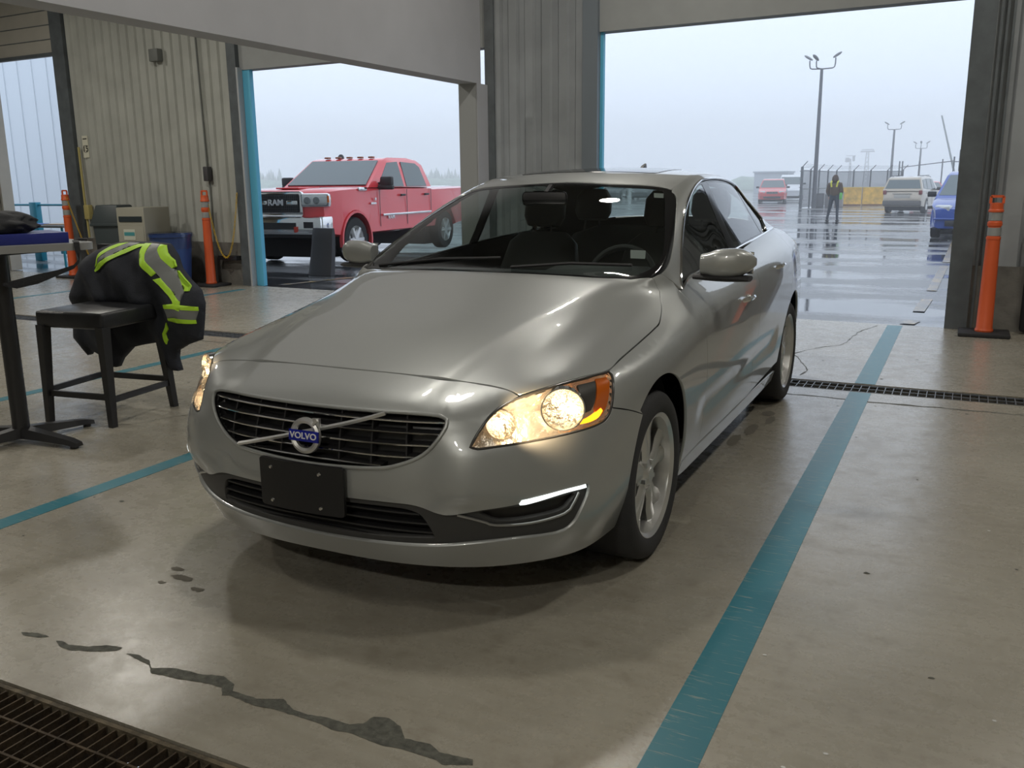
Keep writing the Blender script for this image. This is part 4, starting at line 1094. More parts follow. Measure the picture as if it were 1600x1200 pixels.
for p in (FLc, FRc, BRc, BLc):
    top = ctr+(p-ctr)*(.93 if p in (FLc, FRc) else .86); top.z = .60; q = p.copy(); TOPS.append(top)
    b = mb(); d = (top-q); ring_loft(b, [[q-O+d*t+Vector((sx_*w_, sy*w_, 0)) for sx_, sy in ((-1, -1), (1, -1), (1, 1), (-1, 1))] for t, w_ in ((0, .019), (.5, .024), (1, .03))])
    obj('leg', b, BLKM, S_)
def lg(p, top, t): return p+(top-p)*t-O
for (i, j, t) in ((0, 1, .30), (0, 3, .33), (1, 2, .27), (3, 2, .31)):
    PP = (FLc, FRc, BRc, BLc); b = mb(); bar(b, lg(PP[i], TOPS[i], t), lg(PP[j], TOPS[j], t), .02, .035); obj('stretcher', b, BLKM, S_)
b = mb(); bl, br = BLc+Vector((.02, -.02, .6))-O, BRc+Vector((-.02, -.02, .6))-O
bl2, br2 = Vector((-3.22, 1.0, 1.04))-O, Vector((-2.76, 1.07, 1.04))-O
ring_loft(b, [[l+Vector((0, -.025, 0)), r+Vector((0, -.025, 0)), r+Vector((0, .025, 0)), l+Vector((0, .025, 0))] for l, r in ((bl, br), ((bl+bl2)/2+Vector((0, .02, 0)), (br+br2)/2+Vector((0, .02, 0))), (bl2, br2))])
obj('backrest', b, LEA, S_)
# jacket: a closed, puffed cloth body following its outline in the plane of the chair back
JK = [(-3.19, 1.03), (-3.05, 1.055), (-2.92, 1.06), (-2.78, 1.06), (-2.63, 1.05), (-2.57, .98), (-2.54, .90), (-2.47, .83), (-2.39, .77), (-2.365, .69), (-2.38, .57), (-2.40, .46), (-2.52, .42), (-2.60, .38), (-2.61, .33), (-2.585, .25), (-2.65, .25), (-2.71, .34), (-2.77, .42), (-2.88, .40), (-3.01, .37), (-3.11, .29), (-3.15, .23), (-3.20, .23), (-3.27, .29), (-3.39, .33), (-3.42, .29), (-3.47, .33), (-3.55, .40), (-3.54, .50), (-3.51, .68), (-3.43, .86), (-3.33, .97)]
Jv = [Vector(p) for p in JK]
def edged(P, q):
    best = 9
    for i in range(len(P)):
        a, c = P[i-1], P[i]; d = c-a; t = max(0, min(1, (q-a).dot(d)/d.length_squared)); best = min(best, (q-(a+d*t)).length)
    return best
def jacket_y(x, z, side):
    q = Vector((x, z)); e = edged(Jv, q); puff = (1-math.exp(-e/.05))
    fold = .022*noise.noise(Vector((x*6, z*3.2, 1.3)))+.012*noise.noise(Vector((x*16, z*8, 5)))+.02*math.sin((x*1.3+z*.9)*16+2*noise.noise(Vector((x*3, z*3, 0))))*puff
    base = 1.00+.05*(z-.8)
    if side > 0:    # camera side, in front of the backrest above the seat, tucked behind the seat below it
        tk = max(0., min(1., (z-.60)/.10)); seatw = max(0., min(1., (-2.60-x)/.10))
        return base-(.05+.05*tk*1.6*seatw)*puff-.03*(1-seatw)*puff-fold*puff-.01
    return base+.035+.04*puff+fold*.6*puff
def cdt(P, step):
    Q = []; 
    for i in range(len(P)):
        a, c = P[i], P[(i+1) % len(P)]; k = max(1, int((c-a).length/step+.5)); Q += [a+(c-a)*t/k for t in range(k)]
    pts = list(Q); x0, x1 = min(p.x for p in P), max(p.x for p in P); y0, y1 = min(p.y for p in P), max(p.y for p in P)
    y = y0
    while y < y1:
        x = x0
        while x < x1:
            q = Vector((x, y)); x += step
            if inside(Q, q) and min((q-p).length for p in Q) > step*.45: pts.append(q)
        y += step
    rv, re, rf, *_ = delaunay_2d_cdt(pts, [(i, (i+1) % len(Q)) for i in range(len(Q))], [], 0, 1e-6)
    return rv, [f for f in rf if inside(Q, sum((rv[i] for i in f), Vector((0, 0)))/len(f))], len(Q)
rv, rf, nq = cdt(Jv, .022)
b = mb()
fr_ = [b.verts.new((v.x, jacket_y(v.x, v.y, 1), v.y)) for v in rv]; bk_ = [b.verts.new((v.x, jacket_y(v.x, v.y, -1), v.y)) for v in rv]
for f in rf: b.faces.new([fr_[i] for i in f]); b.faces.new([bk_[i] for i in f][::-1])
for i in range(nq): 
    try: b.faces.new((fr_[i], fr_[(i+1) % nq], bk_[(i+1) % nq], bk_[i]))
    except ValueError: pass
J = obj('safety_jacket', b, mat('navy_cloth', (.014, .017, .026), rough=.75, bump=.3, bscale=150), ang=80)
tag(J, 'black jacket with yellow and grey reflective stripes draped over the chair back', 'jacket')
YEL = mat('hi_vis_yellow', (.42, .72, .03), rough=.5, emit=None); GRY = mat('reflective_grey', (.17, .18, .175), rough=.45)
def shift(P, side=True): return P
Ys = [[(-3.02, 1.05), (-2.94, 1.058), (-3.08, 0.985), (-3.12, 0.955), (-3.135, .92), (-3.16, 0.90), (-3.13, .985), (-3.07, 1.03)],
 [(-2.84, 1.05), (-2.75, 1.052), (-2.96, 0.965), (-3.15, 0.87), (-3.16, .88), (-3.13, 0.92), (-2.97, 0.99)],
 [(-2.79, 1.055), (-2.74, 1.055), (-2.68, 0.96), (-2.625, 0.88), (-2.645, 0.86), (-2.7, 0.93)],
 [(-2.665, 1.05), (-2.625, 1.045), (-2.6, 1.0), (-2.53, 0.92), (-2.56, 0.905), (-2.62, 0.97)],
 [(-2.635, 0.84), (-2.6, 0.85), (-2.5, 0.75), (-2.46, 0.71), (-2.455, 0.65), (-2.475, 0.66), (-2.5, 0.71)],
 [(-2.535, 0.89), (-2.505, 0.89), (-2.43, 0.82), (-2.425, 0.77), (-2.45, 0.77)],
 [(-2.58, 0.685), (-2.5, 0.695), (-2.375, 0.672), (-2.375, 0.648), (-2.5, 0.665), (-2.58, 0.66)],
 [(-2.56, 0.60), (-2.5, 0.607), (-2.39, 0.592), (-2.39, 0.568), (-2.5, 0.577), (-2.555, 0.585)],
 [(-2.59, 0.57), (-2.625, 0.5), (-2.61, 0.43), (-2.59, 0.46), (-2.602, 0.5), (-2.58, 0.53)]]
Gs = [[(-2.74, 1.055), (-2.665, 1.05), (-2.62, 0.97), (-2.56, 0.905), (-2.53, 0.885), (-2.45, 0.77), (-2.46, 0.71), (-2.5, .75), (-2.6, 0.85), (-2.625, 0.88), (-2.68, 0.96)],
 [(-2.94, 1.057), (-2.84, 1.055), (-2.97, 0.99), (-3.13, 0.92), (-3.12, 0.955), (-3.08, 0.985)],
 [(-2.58, 0.66), (-2.5, 0.665), (-2.375, 0.648), (-2.39, 0.592), (-2.5, 0.607), (-2.56, 0.60)]]
for LL, m_, nm, lift_ in ((Gs, GRY, 'reflective_band', .004), (Ys, YEL, 'hi_vis_stripe', .006)):
    for P in LL:
        rv2, rf2, nq2 = cdt([Vector(p) for p in P], .012); b = mb()
        f_ = [b.verts.new((v.x, jacket_y(v.x, v.y, 1)-lift_-.003, v.y)) for v in rv2]; k_ = [b.verts.new((v.x, jacket_y(v.x, v.y, 1)+.004, v.y)) for v in rv2]
        for f in rf2: b.faces.new([f_[i] for i in f]); b.faces.new([k_[i] for i in f][::-1])
        for i in range(nq2): b.faces.new((f_[i], f_[(i+1) % nq2], k_[(i+1) % nq2], k_[i]))
        obj(nm, b, m_, J, ang=80)
# ---- delineator posts
ORG = mat('orange_plastic', (.72, .12, .035), rough=.4); BAND = mat('reflective_band', (.33, .34, .33), rough=.35); BASE = mat('rubber_base', (.025, .025, .027), rough=.8)
def delineator(x, y, h, label, lean=0, rz=0, group=None):
    root = thing('delineator_post', label, 'traffic post', (x, y, 0), rz)
    k = h/1.30; b = mb()
    M = Matrix.Rotation(lean, 4, 'X')
    lathe(b, [(.0, .035), (.075, .035), (.078, .05), (.068, .07), (.062, .5*k), (.056, .90*k), (.060, .905*k), (.060, .925*k), (.052, .93*k), (.052, 1.02*k), (.060, 1.03*k), (.060, 1.06*k), (.052, 1.07*k), (.052, 1.15*k), (.062, 1.155*k), (.062, 1.17*k), (.055, 1.18*k), (.054, 1.235*k), (0, 1.24*k)], 28, M=M)
    obj('post', b, ORG, root)
    b = mb(); 
    pts = [Vector((-.05, 0, 1.23*k)), Vector((-.05, 0, 1.295*k)), Vector((.05, 0, 1.295*k)), Vector((.05, 0, 1.23*k))]
    for a, c in zip(pts[:-1], pts[1:]): bar(b, M @ a, M @ c, .014, .022)
    obj('handle', b, ORG, root)
    for z in (.935, 1.075):
        b = mb(); lathe(b, [(.0525, z*k), (.0545, z*k+.002), (.0545, z*k+.075*k), (.0525, z*k+.077*k)], 28, M=M); obj('reflective_sleeve', b, BAND, root)
    b = mb(); box(b, (0, 0, .018), (.42, .36, .036), bevel=.01); obj('base', b, BASE, root)
    return root
delineator(-7.74, 6.50, 1.33, 'orange traffic post with two grey bands beside the blue bin')
delineator(-10.76, 6.62, 1.35, 'orange traffic post at the left doorway behind the grey table')
delineator(2.07, 6.02, 1.24, 'orange traffic post against the right corrugated wall')
# chain from the post to a hook on the wall
YCH = mat('yellow_chain', (.65, .42, .03), rough=.5)
def chain(name, A, B, sag, label, n=46, m=YCH):
    b = mb(); A, B = Vector(A), Vector(B)
    for i in range(n):
        t = i/n; t2 = (i+1.15)/n
        f = lambda t: A+(B-A)*t-Vector((0, 0, sag*4*t*(1-t)))
        p, q = f(t), f(min(1, t2)); d = (q-p); L = d.length; d.normalize()
        s = d.cross(Vector((0, 0, 1)) if abs(d.z) < .9 else Vector((1, 0, 0))).normalized()
        if i % 2: s = s.cross(d)
        rg = [p+d*(L*.5-L*.5*math.cos(a))+s*.011*math.sin(a) for a in [2*PI*k/10 for k in range(10)]]; rg.append(rg[0])
        tube(b, rg, .0035, 5)
    o = obj(name, b, m); tag(o, label, 'chain'); return o
chain('barrier_chain', (-7.70, 6.50, 1.22), wp(-7.30, -.08, 1.30), .86, 'yellow plastic chain looping from the post beside the blue bin to the doorway')
chain('barrier_chain', (-10.71, 6.60, 1.25), (-10.6, 6.80, .35), .02, 'yellow chain hanging down the left doorway edge')
b = mb(); wbox(b, -7.72, -7.36, -.12, -.02, .36, .42); o = obj('wall_latch', b, BLKM); tag(o, 'short black metal latch at the foot of the corrugated wall', 'latch')
# ---- bins by the corrugated wall
def taper(bm, x0, y0, sx0, sy0, sx1, sy1, z0, z1, r=.02):
    vs_ = [[bm.verts.new((x0+dx*a, y0+dy*c, z)) for dx, dy in ((-.5, -.5), (.5, -.5), (.5, .5), (-.5, .5))] for a, c, z in ((sx0, sy0, z0), (sx1, sy1, z1))]
    fs = [bm.faces.new(vs_[0][::-1]), bm.faces.new(vs_[1])]+[bm.faces.new((vs_[0][i], vs_[0][(i+1) % 4], vs_[1][(i+1) % 4], vs_[1][i])) for i in range(4)]
    if r: bmesh.ops.bevel(bm, geom=list({e for f in fs for e in f.edges}), offset=r, segments=2, affect='EDGES', profile=.5)
t_ = thing('waste_bin', 'tall dark grey plastic waste bin left of the beige drop box', 'bin', (-9.33, 6.30, 0), math.radians(12))
GB = mat('grey_green_plastic', (.045, .058, .062), rough=.5)
b = mb(); taper(b, 0, 0, .36, .36, .44, .44, 0, .86); obj('body', b, GB, t_)
b = mb(); taper(b, 0, 0, .50, .48, .36, .34, .86, 1.14); taper(b, 0, 0, .49, .49, .49, .49, .84, .88, .008); obj('lid', b, GB, t_)
t_ = thing('drop_box', 'beige metal drop box with a dark slot and a paper label', 'cabinet', (-8.72, 6.28, 0), math.radians(10))
BEI = mat('beige_metal', (.33, .32, .26), rough=.45)
b = mb(); box(b, (0, 0, .555), (.46, .56, 1.11), bevel=.012); obj('body', b, BEI, t_)
b = mb(); box(b, (-.0, -.282, .95), (.38, .012, .075)); obj('slot', b, mat('slot_dark', (.02, .03, .035), rough=.5), t_)
b = mb(); box(b, (0, -.283, .42), (.41, .008, .86), bevel=.003); dr = obj('door', b, BEI, t_)
b = mb(); box(b, (-.03, -.289, .735), (.19, .006, .15)); lb = obj('paper_label', b, mat('label_cream', (.55, .57, .48), rough=.7), dr)
b = mb(); box(b, (-.03, -.293, .745), (.17, .003, .05)); obj('label_band', b, mat('label_teal', (.06, .28, .30), rough=.6), dr)
t_ = thing('rubbish_bin', 'round blue rubbish bin lined with a clear bag by the wall', 'bin', (-8.14, 6.20, 0))
b = mb(); lathe(b, [(0, 0), (.215, 0), (.225, .02), (.28, .70), (.295, .705), (.295, .74), (.275, .74), (.272, .70), (.215, .03), (0, .03)], 40); obj('body', b, mat('blue_plastic', (.035, .085, .27), rough=.4), t_)
b = mb(); n = 60; rows = []
for z, r, am in ((.755, .270, .002), (.765, .297, .003), (.74, .303, .004), (.66, .296, .008), (.58, .289, .012), (.54, .286, .016)):
    rows.append([Vector(((r+am*noise.noise(Vector((math.cos(a)*5, math.sin(a)*5, z*4)))*2)*math.cos(a), (r+am*noise.noise(Vector((math.cos(a)*5, math.sin(a)*5, z*4)))*2)*math.sin(a), z+.03*noise.noise(Vector((math.cos(a)*2, math.sin(a)*2, 3)))*(1 if z < .6 else 0))) for a in [2*PI*k/n for k in range(n)]])
ring_loft(b, rows, True, False); obj('bin_liner', b, glass('liner_film', (.75, .78, .82), 1.6, .25), t_)
# ---- small things on the corrugated wall
b = mb(); wbox(b, -10.57, -10.44, -.012, -.004, 1.84, 2.17); o = obj('wall_notice', b, mat('paper_cream', (.62, .61, .50), rough=.8)); tag(o, 'cream paper notice marked 15 on the left wall edge', 'sign')
text_obj('notice_number', '15', .13, .001, WM @ Matrix.Translation((-10.505, -.014, 1.97)) @ Matrix.Rotation(PI/2, 4, 'X'), BLKM, o)
b = mb(); lathe(b, [(.052, 0), (.057, 0), (.057, .002), (.052, .002)], 24, M=WM @ Matrix.Translation((-10.505, -.0125, 1.97)) @ Matrix.Rotation(PI/2, 4, 'X')); obj('notice_ring', b, BLKM, o)
b = mb(); wbox(b, -10.55, -10.46, -.0135, -.0125, 2.115, 2.13); obj('notice_heading', b, BLKM, o)
b = mb(); wbox(b, -8.80, -8.62, -.10, -.0, 3.13, 3.30, bevel=.01); o = obj('junction_box', b, mat('box_grey', (.16, .17, .16), rough=.6)); tag(o, 'small square grey box high on the left corrugated wall', 'electrical box')
b = mb(); wbox(b, -7.92, -7.83, -.09, -.0, 1.46, 1.66, bevel=.01); o = obj('switch_box', b, mat('box_dark', (.06, .06, .065), rough=.6)); tag(o, 'dark switch box on the conduit above the orange post', 'switch')
b = mb(); tube(b, [wp(-7.93, -.02, 3.6), wp(-7.90, -.02, 1.6)], .012, 8); tube(b, [wp(-7.875, -.02, 1.46), wp(-7.87, -.02, .62)], .010, 8); o = obj('conduit', b, mat('box_grey', (.16, .17, .16))); tag(o, 'thin grey conduit running down the left corrugated wall', 'pipe')
b = mb(); tube(b, [wp(-10.62, -.05, 2.0), wp(-10.60, -.06, 1.2), wp(-10.58, -.06, .62)], .018, 8); wbox(b, -10.60, -10.48, -.10, -.02, .90, 1.12, .01)
o = obj('air_pipe', b, mat('pipe_yellow', (.42, .36, .14), rough=.5)); tag(o, 'pale yellow pipe with a small box by the left doorway', 'pipe')
b = mb(); wbox(b, 2.36, 2.75, -.14, -.02, .02, 1.05, .03)  # plain dark slab for an unidentified strip by the wall
for v in b.verts: v.co += Vector((0, .02*noise.noise(v.co*5), 0))
o = obj('dark_strip', b, mat('black_nylon', (.02, .02, .02))); tag(o, 'dark upright strip at the far right wall', 'rubber mat')

# ================================================================== outdoors
def gz(Y): return 0 if Y < 6.35 else (-.012*(Y-6.35) if Y < 22 else -.1878-.004*(Y-22))
def asphalt():
    m, t, b = nodes('wet_asphalt'); N = t.nodes.new; L = t.links.new
    tc_ = N('ShaderNodeTexCoord')
    n1 = N('ShaderNodeTexNoise'); n1.inputs['Scale'].default_value = .45; n1.inputs['Detail'].default_value = 5
    mp = N('ShaderNodeMapping'); mp.inputs['Scale'].default_value = (.5, 1.6, 1); L(tc_.outputs['Object'], mp.inputs[0]); L(mp.outputs[0], n1.inputs['Vector'])
    n2 = N('ShaderNodeTexNoise'); n2.inputs['Scale'].default_value = 70; n2.inputs['Detail'].default_value = 3; L(tc_.outputs['Object'], n2.inputs['Vector'])
    r = N('ShaderNodeValToRGB'); L(n1.outputs['Fac'], r.inputs[0]); e = r.color_ramp.elements; e[0].position = .44; e[0].color = (.04, .04, .04, 1); e[1].position = .56; e[1].color = (.32, .32, .32, 1)
    L(r.outputs[0], b.inputs['Roughness'])
    r2 = N('ShaderNodeValToRGB'); L(n1.outputs['Fac'], r2.inputs[0]); e = r2.color_ramp.elements; e[0].position = .42; e[0].color = (.05, .052, .056, 1); e[1].position = .58; e[1].color = (.115, .118, .122, 1)
    L(r2.outputs[0], b.inputs['Base Color'])
    bp = N('ShaderNodeBump'); bp.inputs['Distance'].default_value = .004; L(n2.outputs['Fac'], bp.inputs['Height']); L(r.outputs[0], bp.inputs['Strength']); L(bp.outputs[0], b.inputs['Normal'])
    b.inputs['Specular IOR Level'].default_value = .8
    return m
ASP = asphalt()
def worn_yellow():
    m, t, b = nodes('worn_yellow'); N = t.nodes.new; L = t.links.new
    tc_ = N('ShaderNodeTexCoord'); n = N('ShaderNodeTexNoise'); n.inputs['Scale'].default_value = 5; n.inputs['Detail'].default_value = 8; n.inputs['Roughness'].default_value = .7; L(tc_.outputs['Object'], n.inputs['Vector'])
    r = N('ShaderNodeValToRGB'); L(n.outputs['Fac'], r.inputs[0]); e = r.color_ramp.elements
    e[0].position = .44; e[0].color = (.085, .085, .085, 1); e[1].position = .58; e[1].color = (.36, .25, .10, 1)
    L(r.outputs[0], b.inputs['Base Color']); b.inputs['Roughness'].default_value = .25; b.inputs['Specular IOR Level'].default_value = .8
    return m
b = mb(); Ys_ = [None, 8, 12, 22, 40, 80, 200, 900]
rows = [[b.verts.new((-600, 7.1+26, 0)) if False else b.verts.new((x, 6.35+(1.5-x)*.045 if x > -20 else 7.3, -.004)) for x in (-600, -60, -17, -8, -2, 1.8, 6, 60, 600)]]
for Y in Ys_[1:]: rows.append([b.verts.new((x, Y, gz(Y)-.004)) for x in (-600, -60, -17, -8, -2, 1.8, 6, 60, 600)])
for r0, r1 in zip(rows[:-1], rows[1:]):
    for i in range(8): b.faces.new((r0[i], r0[i+1], r1[i+1], r1[i]))
G = struct('ground', b, ASP, ang=80)
b = mb()
def strip_on_ground(bm, P, w, z=.004):
    P = [Vector((x, y, gz(y)+z)) for x, y in P]; L = []
    for i, p in enumerate(P): L.append((bm.verts.new(p-Vector((w/2, 0, 0))), bm.verts.new(p+Vector((w/2, 0, 0)))))
    for a, c in zip(L[:-1], L[1:]): bm.faces.new((a[0], a[1], c[1], c[0]))
strip_on_ground(b, [(1.40, 6.45), (1.45, 6.75)], .14); strip_on_ground(b, [(1.46, 7.5), (1.50, 8.8)], .12); strip_on_ground(b, [(1.51, 9.8), (1.56, 14)], .12); strip_on_ground(b, [(1.57, 15), (1.60, 22), (1.65, 30)], .13)
strip_on_ground(b, [(-6.9, 7.0), (-6.6, 8.6)], .12)
obj('yellow_line', b, worn_yellow(), G, flat=True)
# ---------------------------------------------------------------- generic vehicle from its side profile
TYRE2 = mat('tyre_dark', (.02, .02, .021), rough=.8); VGL = mat('tinted_glass', (.09, .12, .125), rough=.06, spec=.8); BLKT = mat('black_trim', (.025, .025, .027), rough=.5)
LAMPG = mat('lamp_glass', (.62, .64, .64), rough=.12, metal=.4); REDL = mat('tail_red', (.18, .02, .02)); CHR = mat('chrome', (.8, .8, .8))
def arcp(cy, cz, r, a0, a1, n): return [(cy+r*math.cos(math.radians(a0+(a1-a0)*k/n)), cz+r*math.sin(math.radians(a0+(a1-a0)*k/n))) for k in range(n+1)]
def vwheel(root, x, y, r, w_, s, rim_m=None):
    M = Matrix.Translation((x, y, r)); b = mb()
    lathe(b, [(r*.62, -w_/2), (r*.95, -w_/2), (r, -w_/2+.03), (r, w_/2-.03), (r*.95, w_/2), (r*.62, w_/2), (r*.62, -w_/2)], 32, M=M, axis='X'); t_ = obj('wheel', b, TYRE2, root)
    b = mb(); lathe(b, [(r*.63, s*w_*.5), (r*.6, s*w_*.46), (r*.55, s*w_*.2), (0, s*w_*.2)], 32, M=M, axis='X')
    for k in range(6):
        a = 2*PI*k/6; bar(b, M @ Vector((s*w_*.36, 0, 0)), M @ Vector((s*w_*.46, r*.6*math.cos(a), r*.6*math.sin(a))), r*.14, r*.14)
    lathe(b, [(0, s*w_*.46), (r*.16, s*w_*.45), (r*.2, s*w_*.3)], 16, M=M, axis='X')
    obj('rim', b, rim_m or ALLOY, t_)
def vehicle(name, label, cat, loc, rz, D, group=None):
    root = thing(name, label, cat, loc, rz, group); W = D['W']/2; wb = D['wb']; r = D['r']; P = D['paint']
    # body
    top = D['top']; y0 = top[0][0]; y1 = top[-1][0]; zb = D['zb']
    low = [(y1, zb+.05)]
    ar = D.get('ar', r*1.16)
    for cy in (wb, 0):
        A = arcp(cy, r, ar, 0, 180, 14); A = [q for q in A if q[1] >= zb]; low += [(A[0][0], zb)]+A+[(A[-1][0], zb)]
    low += [(y0, zb+.05)]
    poly = top+low
    def hw(y, z):
        w_ = W; f = max(0, (y0+.45-y)/.45); g = max(0, (y-(y1-.35))/.35)
        w_ *= 1-D.get('nose', .14)*f**2-.08*g**2
        w_ *= 1-.05*max(0, (z-D['belt']*.75)/(D['belt']*.3))**2 - .03*max(0, (.5*D['belt']-z)/(.5*D['belt']))
        return w_
    b = mb(); ins = .07; n = len(poly)
    c = [sum(q[0] for q in poly)/n, sum(q[1] for q in poly)/n]
    pin = [tuple(q) for q in inset_poly(poly, .035)]
    sides = []
    for s in (1, -1):
        outer = [b.verts.new((s*(hw(*q)-.0), q[0], q[1])) for q in pin]; inner_ = [b.verts.new((s*(hw(*q)-ins), q[0], q[1])) for q in poly]
        f = b.faces.new(outer if s > 0 else outer[::-1])
        for i in range(n):
            j = (i+1) % n; b.faces.new((outer[i], outer[j], inner_[j], inner_[i]))
        sides.append(inner_)
    for i in range(n):
        j = (i+1) % n; b.faces.new((sides[0][i], sides[0][j], sides[1][j], sides[1][i]))
    bmesh.ops.triangulate(b, faces=[f for f in b.faces if len(f.verts) > 4])
    obj('body', b, P, root, ang=40)
    # cabin
    cab = D['cab']; belt = D['belt']; tz = max(q[1] for q in cab); tw = D.get('tumble', .16)
    def cw(z): return W*(1-.03)-tw*max(0, (z-belt))/(tz-belt)
    b = mb(); n = len(cab)
    L_ = [b.verts.new((cw(q[1]), q[0], q[1])) for q in cab]; R__ = [b.verts.new((-cw(q[1]), q[0], q[1])) for q in cab]
    b.faces.new(L_); b.faces.new(R__[::-1])
    for i in range(n): b.faces.new((L_[i], L_[(i+1) % n], R__[(i+1) % n], R__[i]))
    bmesh.ops.bevel(b, geom=[e for e in b.edges if min(v.co.z for v in e.verts) > belt+.05], offset=.05, segments=3, affect='EDGES', profile=.5)
    obj('cabin', b, P, root, ang=50)
    def quad(nm, pts, m, par=root, th=.012):
        b = mb(); pts = [Vector(p) for p in pts]; nn = (pts[1]-pts[0]).cross(pts[2]-pts[0]).normalized()
        ctr_ = sum(pts, Vector())/len(pts)
        if nn.dot(ctr_-Vector((0, wb/2, .6))) < 0: nn = -nn
        a = [b.verts.new(p+nn*th) for p in pts]; c = [b.verts.new(p-nn*th) for p in pts]
        b.faces.new(a); b.faces.new(c[::-1]); k = len(pts)
        for i in range(k): b.faces.new((a[i], a[(i+1) % k], c[(i+1) % k], c[i]))
        return obj(nm, b, m, par, flat=True)
    for nm, Y0, Z0, Y1, Z1 in D.get('screens', []):
        m_ = .07
        quad(nm, [(-(cw(Z0)-m_), Y0, Z0), ((cw(Z0)-m_), Y0, Z0), ((cw(Z1)-m_), Y1, Z1), (-(cw(Z1)-m_), Y1, Z1)], VGL)
    for s in (1, -1):
        for wpoly in D['windows']: quad('side_window', [(s*cw(z), y, z) for y, z in wpoly], VGL)
        for y_ in D.get('seams', []):
            b = mb(); box(b, (s*(W-.001), y_, (zb+belt)/2+.05), (.006, .012, belt-zb-.15)); obj('door_seam', b, BLKT, root, flat=True)
        for y_ in D.get('handles', []):
            b = mb(); box(b, (s*(W+.01), y_, belt-.14), (.04, .18, .04), bevel=.01); obj('door_handle', b, D.get('hm', BLKT), root)
        b = mb(); box(b, (s*(W+.10), D['mir'][0], D['mir'][1]), (.22, .10, .15), bevel=.03); bar(b, (s*(W-.08), D['mir'][0], D['mir'][1]-.05), (s*(W+.05), D['mir'][0], D['mir'][1]-.04), .05); obj('wing_mirror', b, D.get('mm', BLKT), root)
        for y_ in (0, wb): vwheel(root, s*(W-.12), y_, r, .22, s)
    b = mb(); box(b, (0, wb/2, zb+.09), (D['W']*.70, wb+r*2.6, .16)); 
    for cy in (0, wb): box(b, (0, cy, r+.08), (D['W']*.72, ar*1.9, ar*1.5))
    obj('underbody', b, TYRE2, root, flat=True)
    return root, quad, hw
def inset_poly(P, g):
    P = [Vector(p) for p in P]; a = .5*sum(P[i-1].x*P[i].y-P[i].x*P[i-1].y for i in range(len(P))); sg = 1 if a > 0 else -1; out = []
    for i in range(len(P)):
        u = (P[i]-P[i-1]); v = (P[(i+1) % len(P)]-P[i])
        if u.length < 1e-6: u = v
        if v.length < 1e-6: v = u
        na = Vector((-u.y, u.x)).normalized()*sg; nb = Vector((-v.y, v.x)).normalized()*sg; m = na+nb
        if m.length < .1: m = na
        m.normalize(); out.append(P[i]+m*g/max(.6, m.dot(na)))
    return out
# ---------------------------------------------------------------- red pickup
REDP = mat('red_paint', (.72, .045, .055), rough=.3, coat=1, coat_rough=.04)
tr, quad, hw = vehicle('pickup_truck', 'red four-door pickup truck with chrome grille outside the second doorway', 'truck', (-9.52, 11.0, gz(11)), math.radians(4.5),
    dict(W=2.04, wb=3.85, r=.42, zb=.50, belt=1.36, paint=REDP, ar=.52, nose=.10, tumble=.17,
    top=[(-.92, .72), (-.95, .98), (-.92, 1.27), (-.82, 1.345), (-.45, 1.375), (.30, 1.40), (.62, 1.39), (3.18, 1.37), (3.26, 1.35), (4.9, 1.37), (5.02, 1.33), (5.05, .75)],
    cab=[(.55, 1.38), (1.40, 1.93), (1.62, 1.965), (2.4, 1.97), (2.85, 1.94), (3.02, 1.87), (3.22, 1.38)],
    screens=[('windshield', .60, 1.428, 1.33, 1.898), ('rear_window', 3.205, 1.44, 3.06, 1.80)],
    windows=[[(1.02, 1.39), (1.06, 1.50), (1.52, 1.86), (1.96, 1.885), (1.98, 1.39)], [(2.10, 1.39), (2.10, 1.885), (2.72, 1.86), (2.88, 1.78), (3.0, 1.39)]],
    seams=[.92, 2.04, 3.14], handles=[1.86, 2.92], mir=(1.0, 1.50)))
b = mb(); box(b, (0, -.97, 1.10), (1.06, .06, .46), bevel=.06); gf_ = obj('grille_surround', b, CHR, tr)
b = mb(); box(b, (0, -1.0, 1.12), (.94, .05, .33), bevel=.03); gm = obj('grille_mesh', b, mat('grille_black', (.01,)*3), gf_)
for z in range(6):
    pass
b = mb()
for k in range(7): box(b, (0, -1.028, .985+k*.045), (.92, .006, .010))
for k in range(23): box(b, (-.44+k*.04, -1.028, 1.12), (.008, .006, .31))
obj('grille_bars', b, mat('grille_grey', (.06, .06, .065), rough=.4), gm, flat=True)
text_obj('grille_letters', 'RAM', .15, .01, Matrix.Translation((-.02, -1.045, 1.13)) @ Matrix.Rotation(PI/2, 4, 'X'), mat('letter_silver', (.75, .76, .78), rough=.35, metal=.3), gf_, sx=1.1)
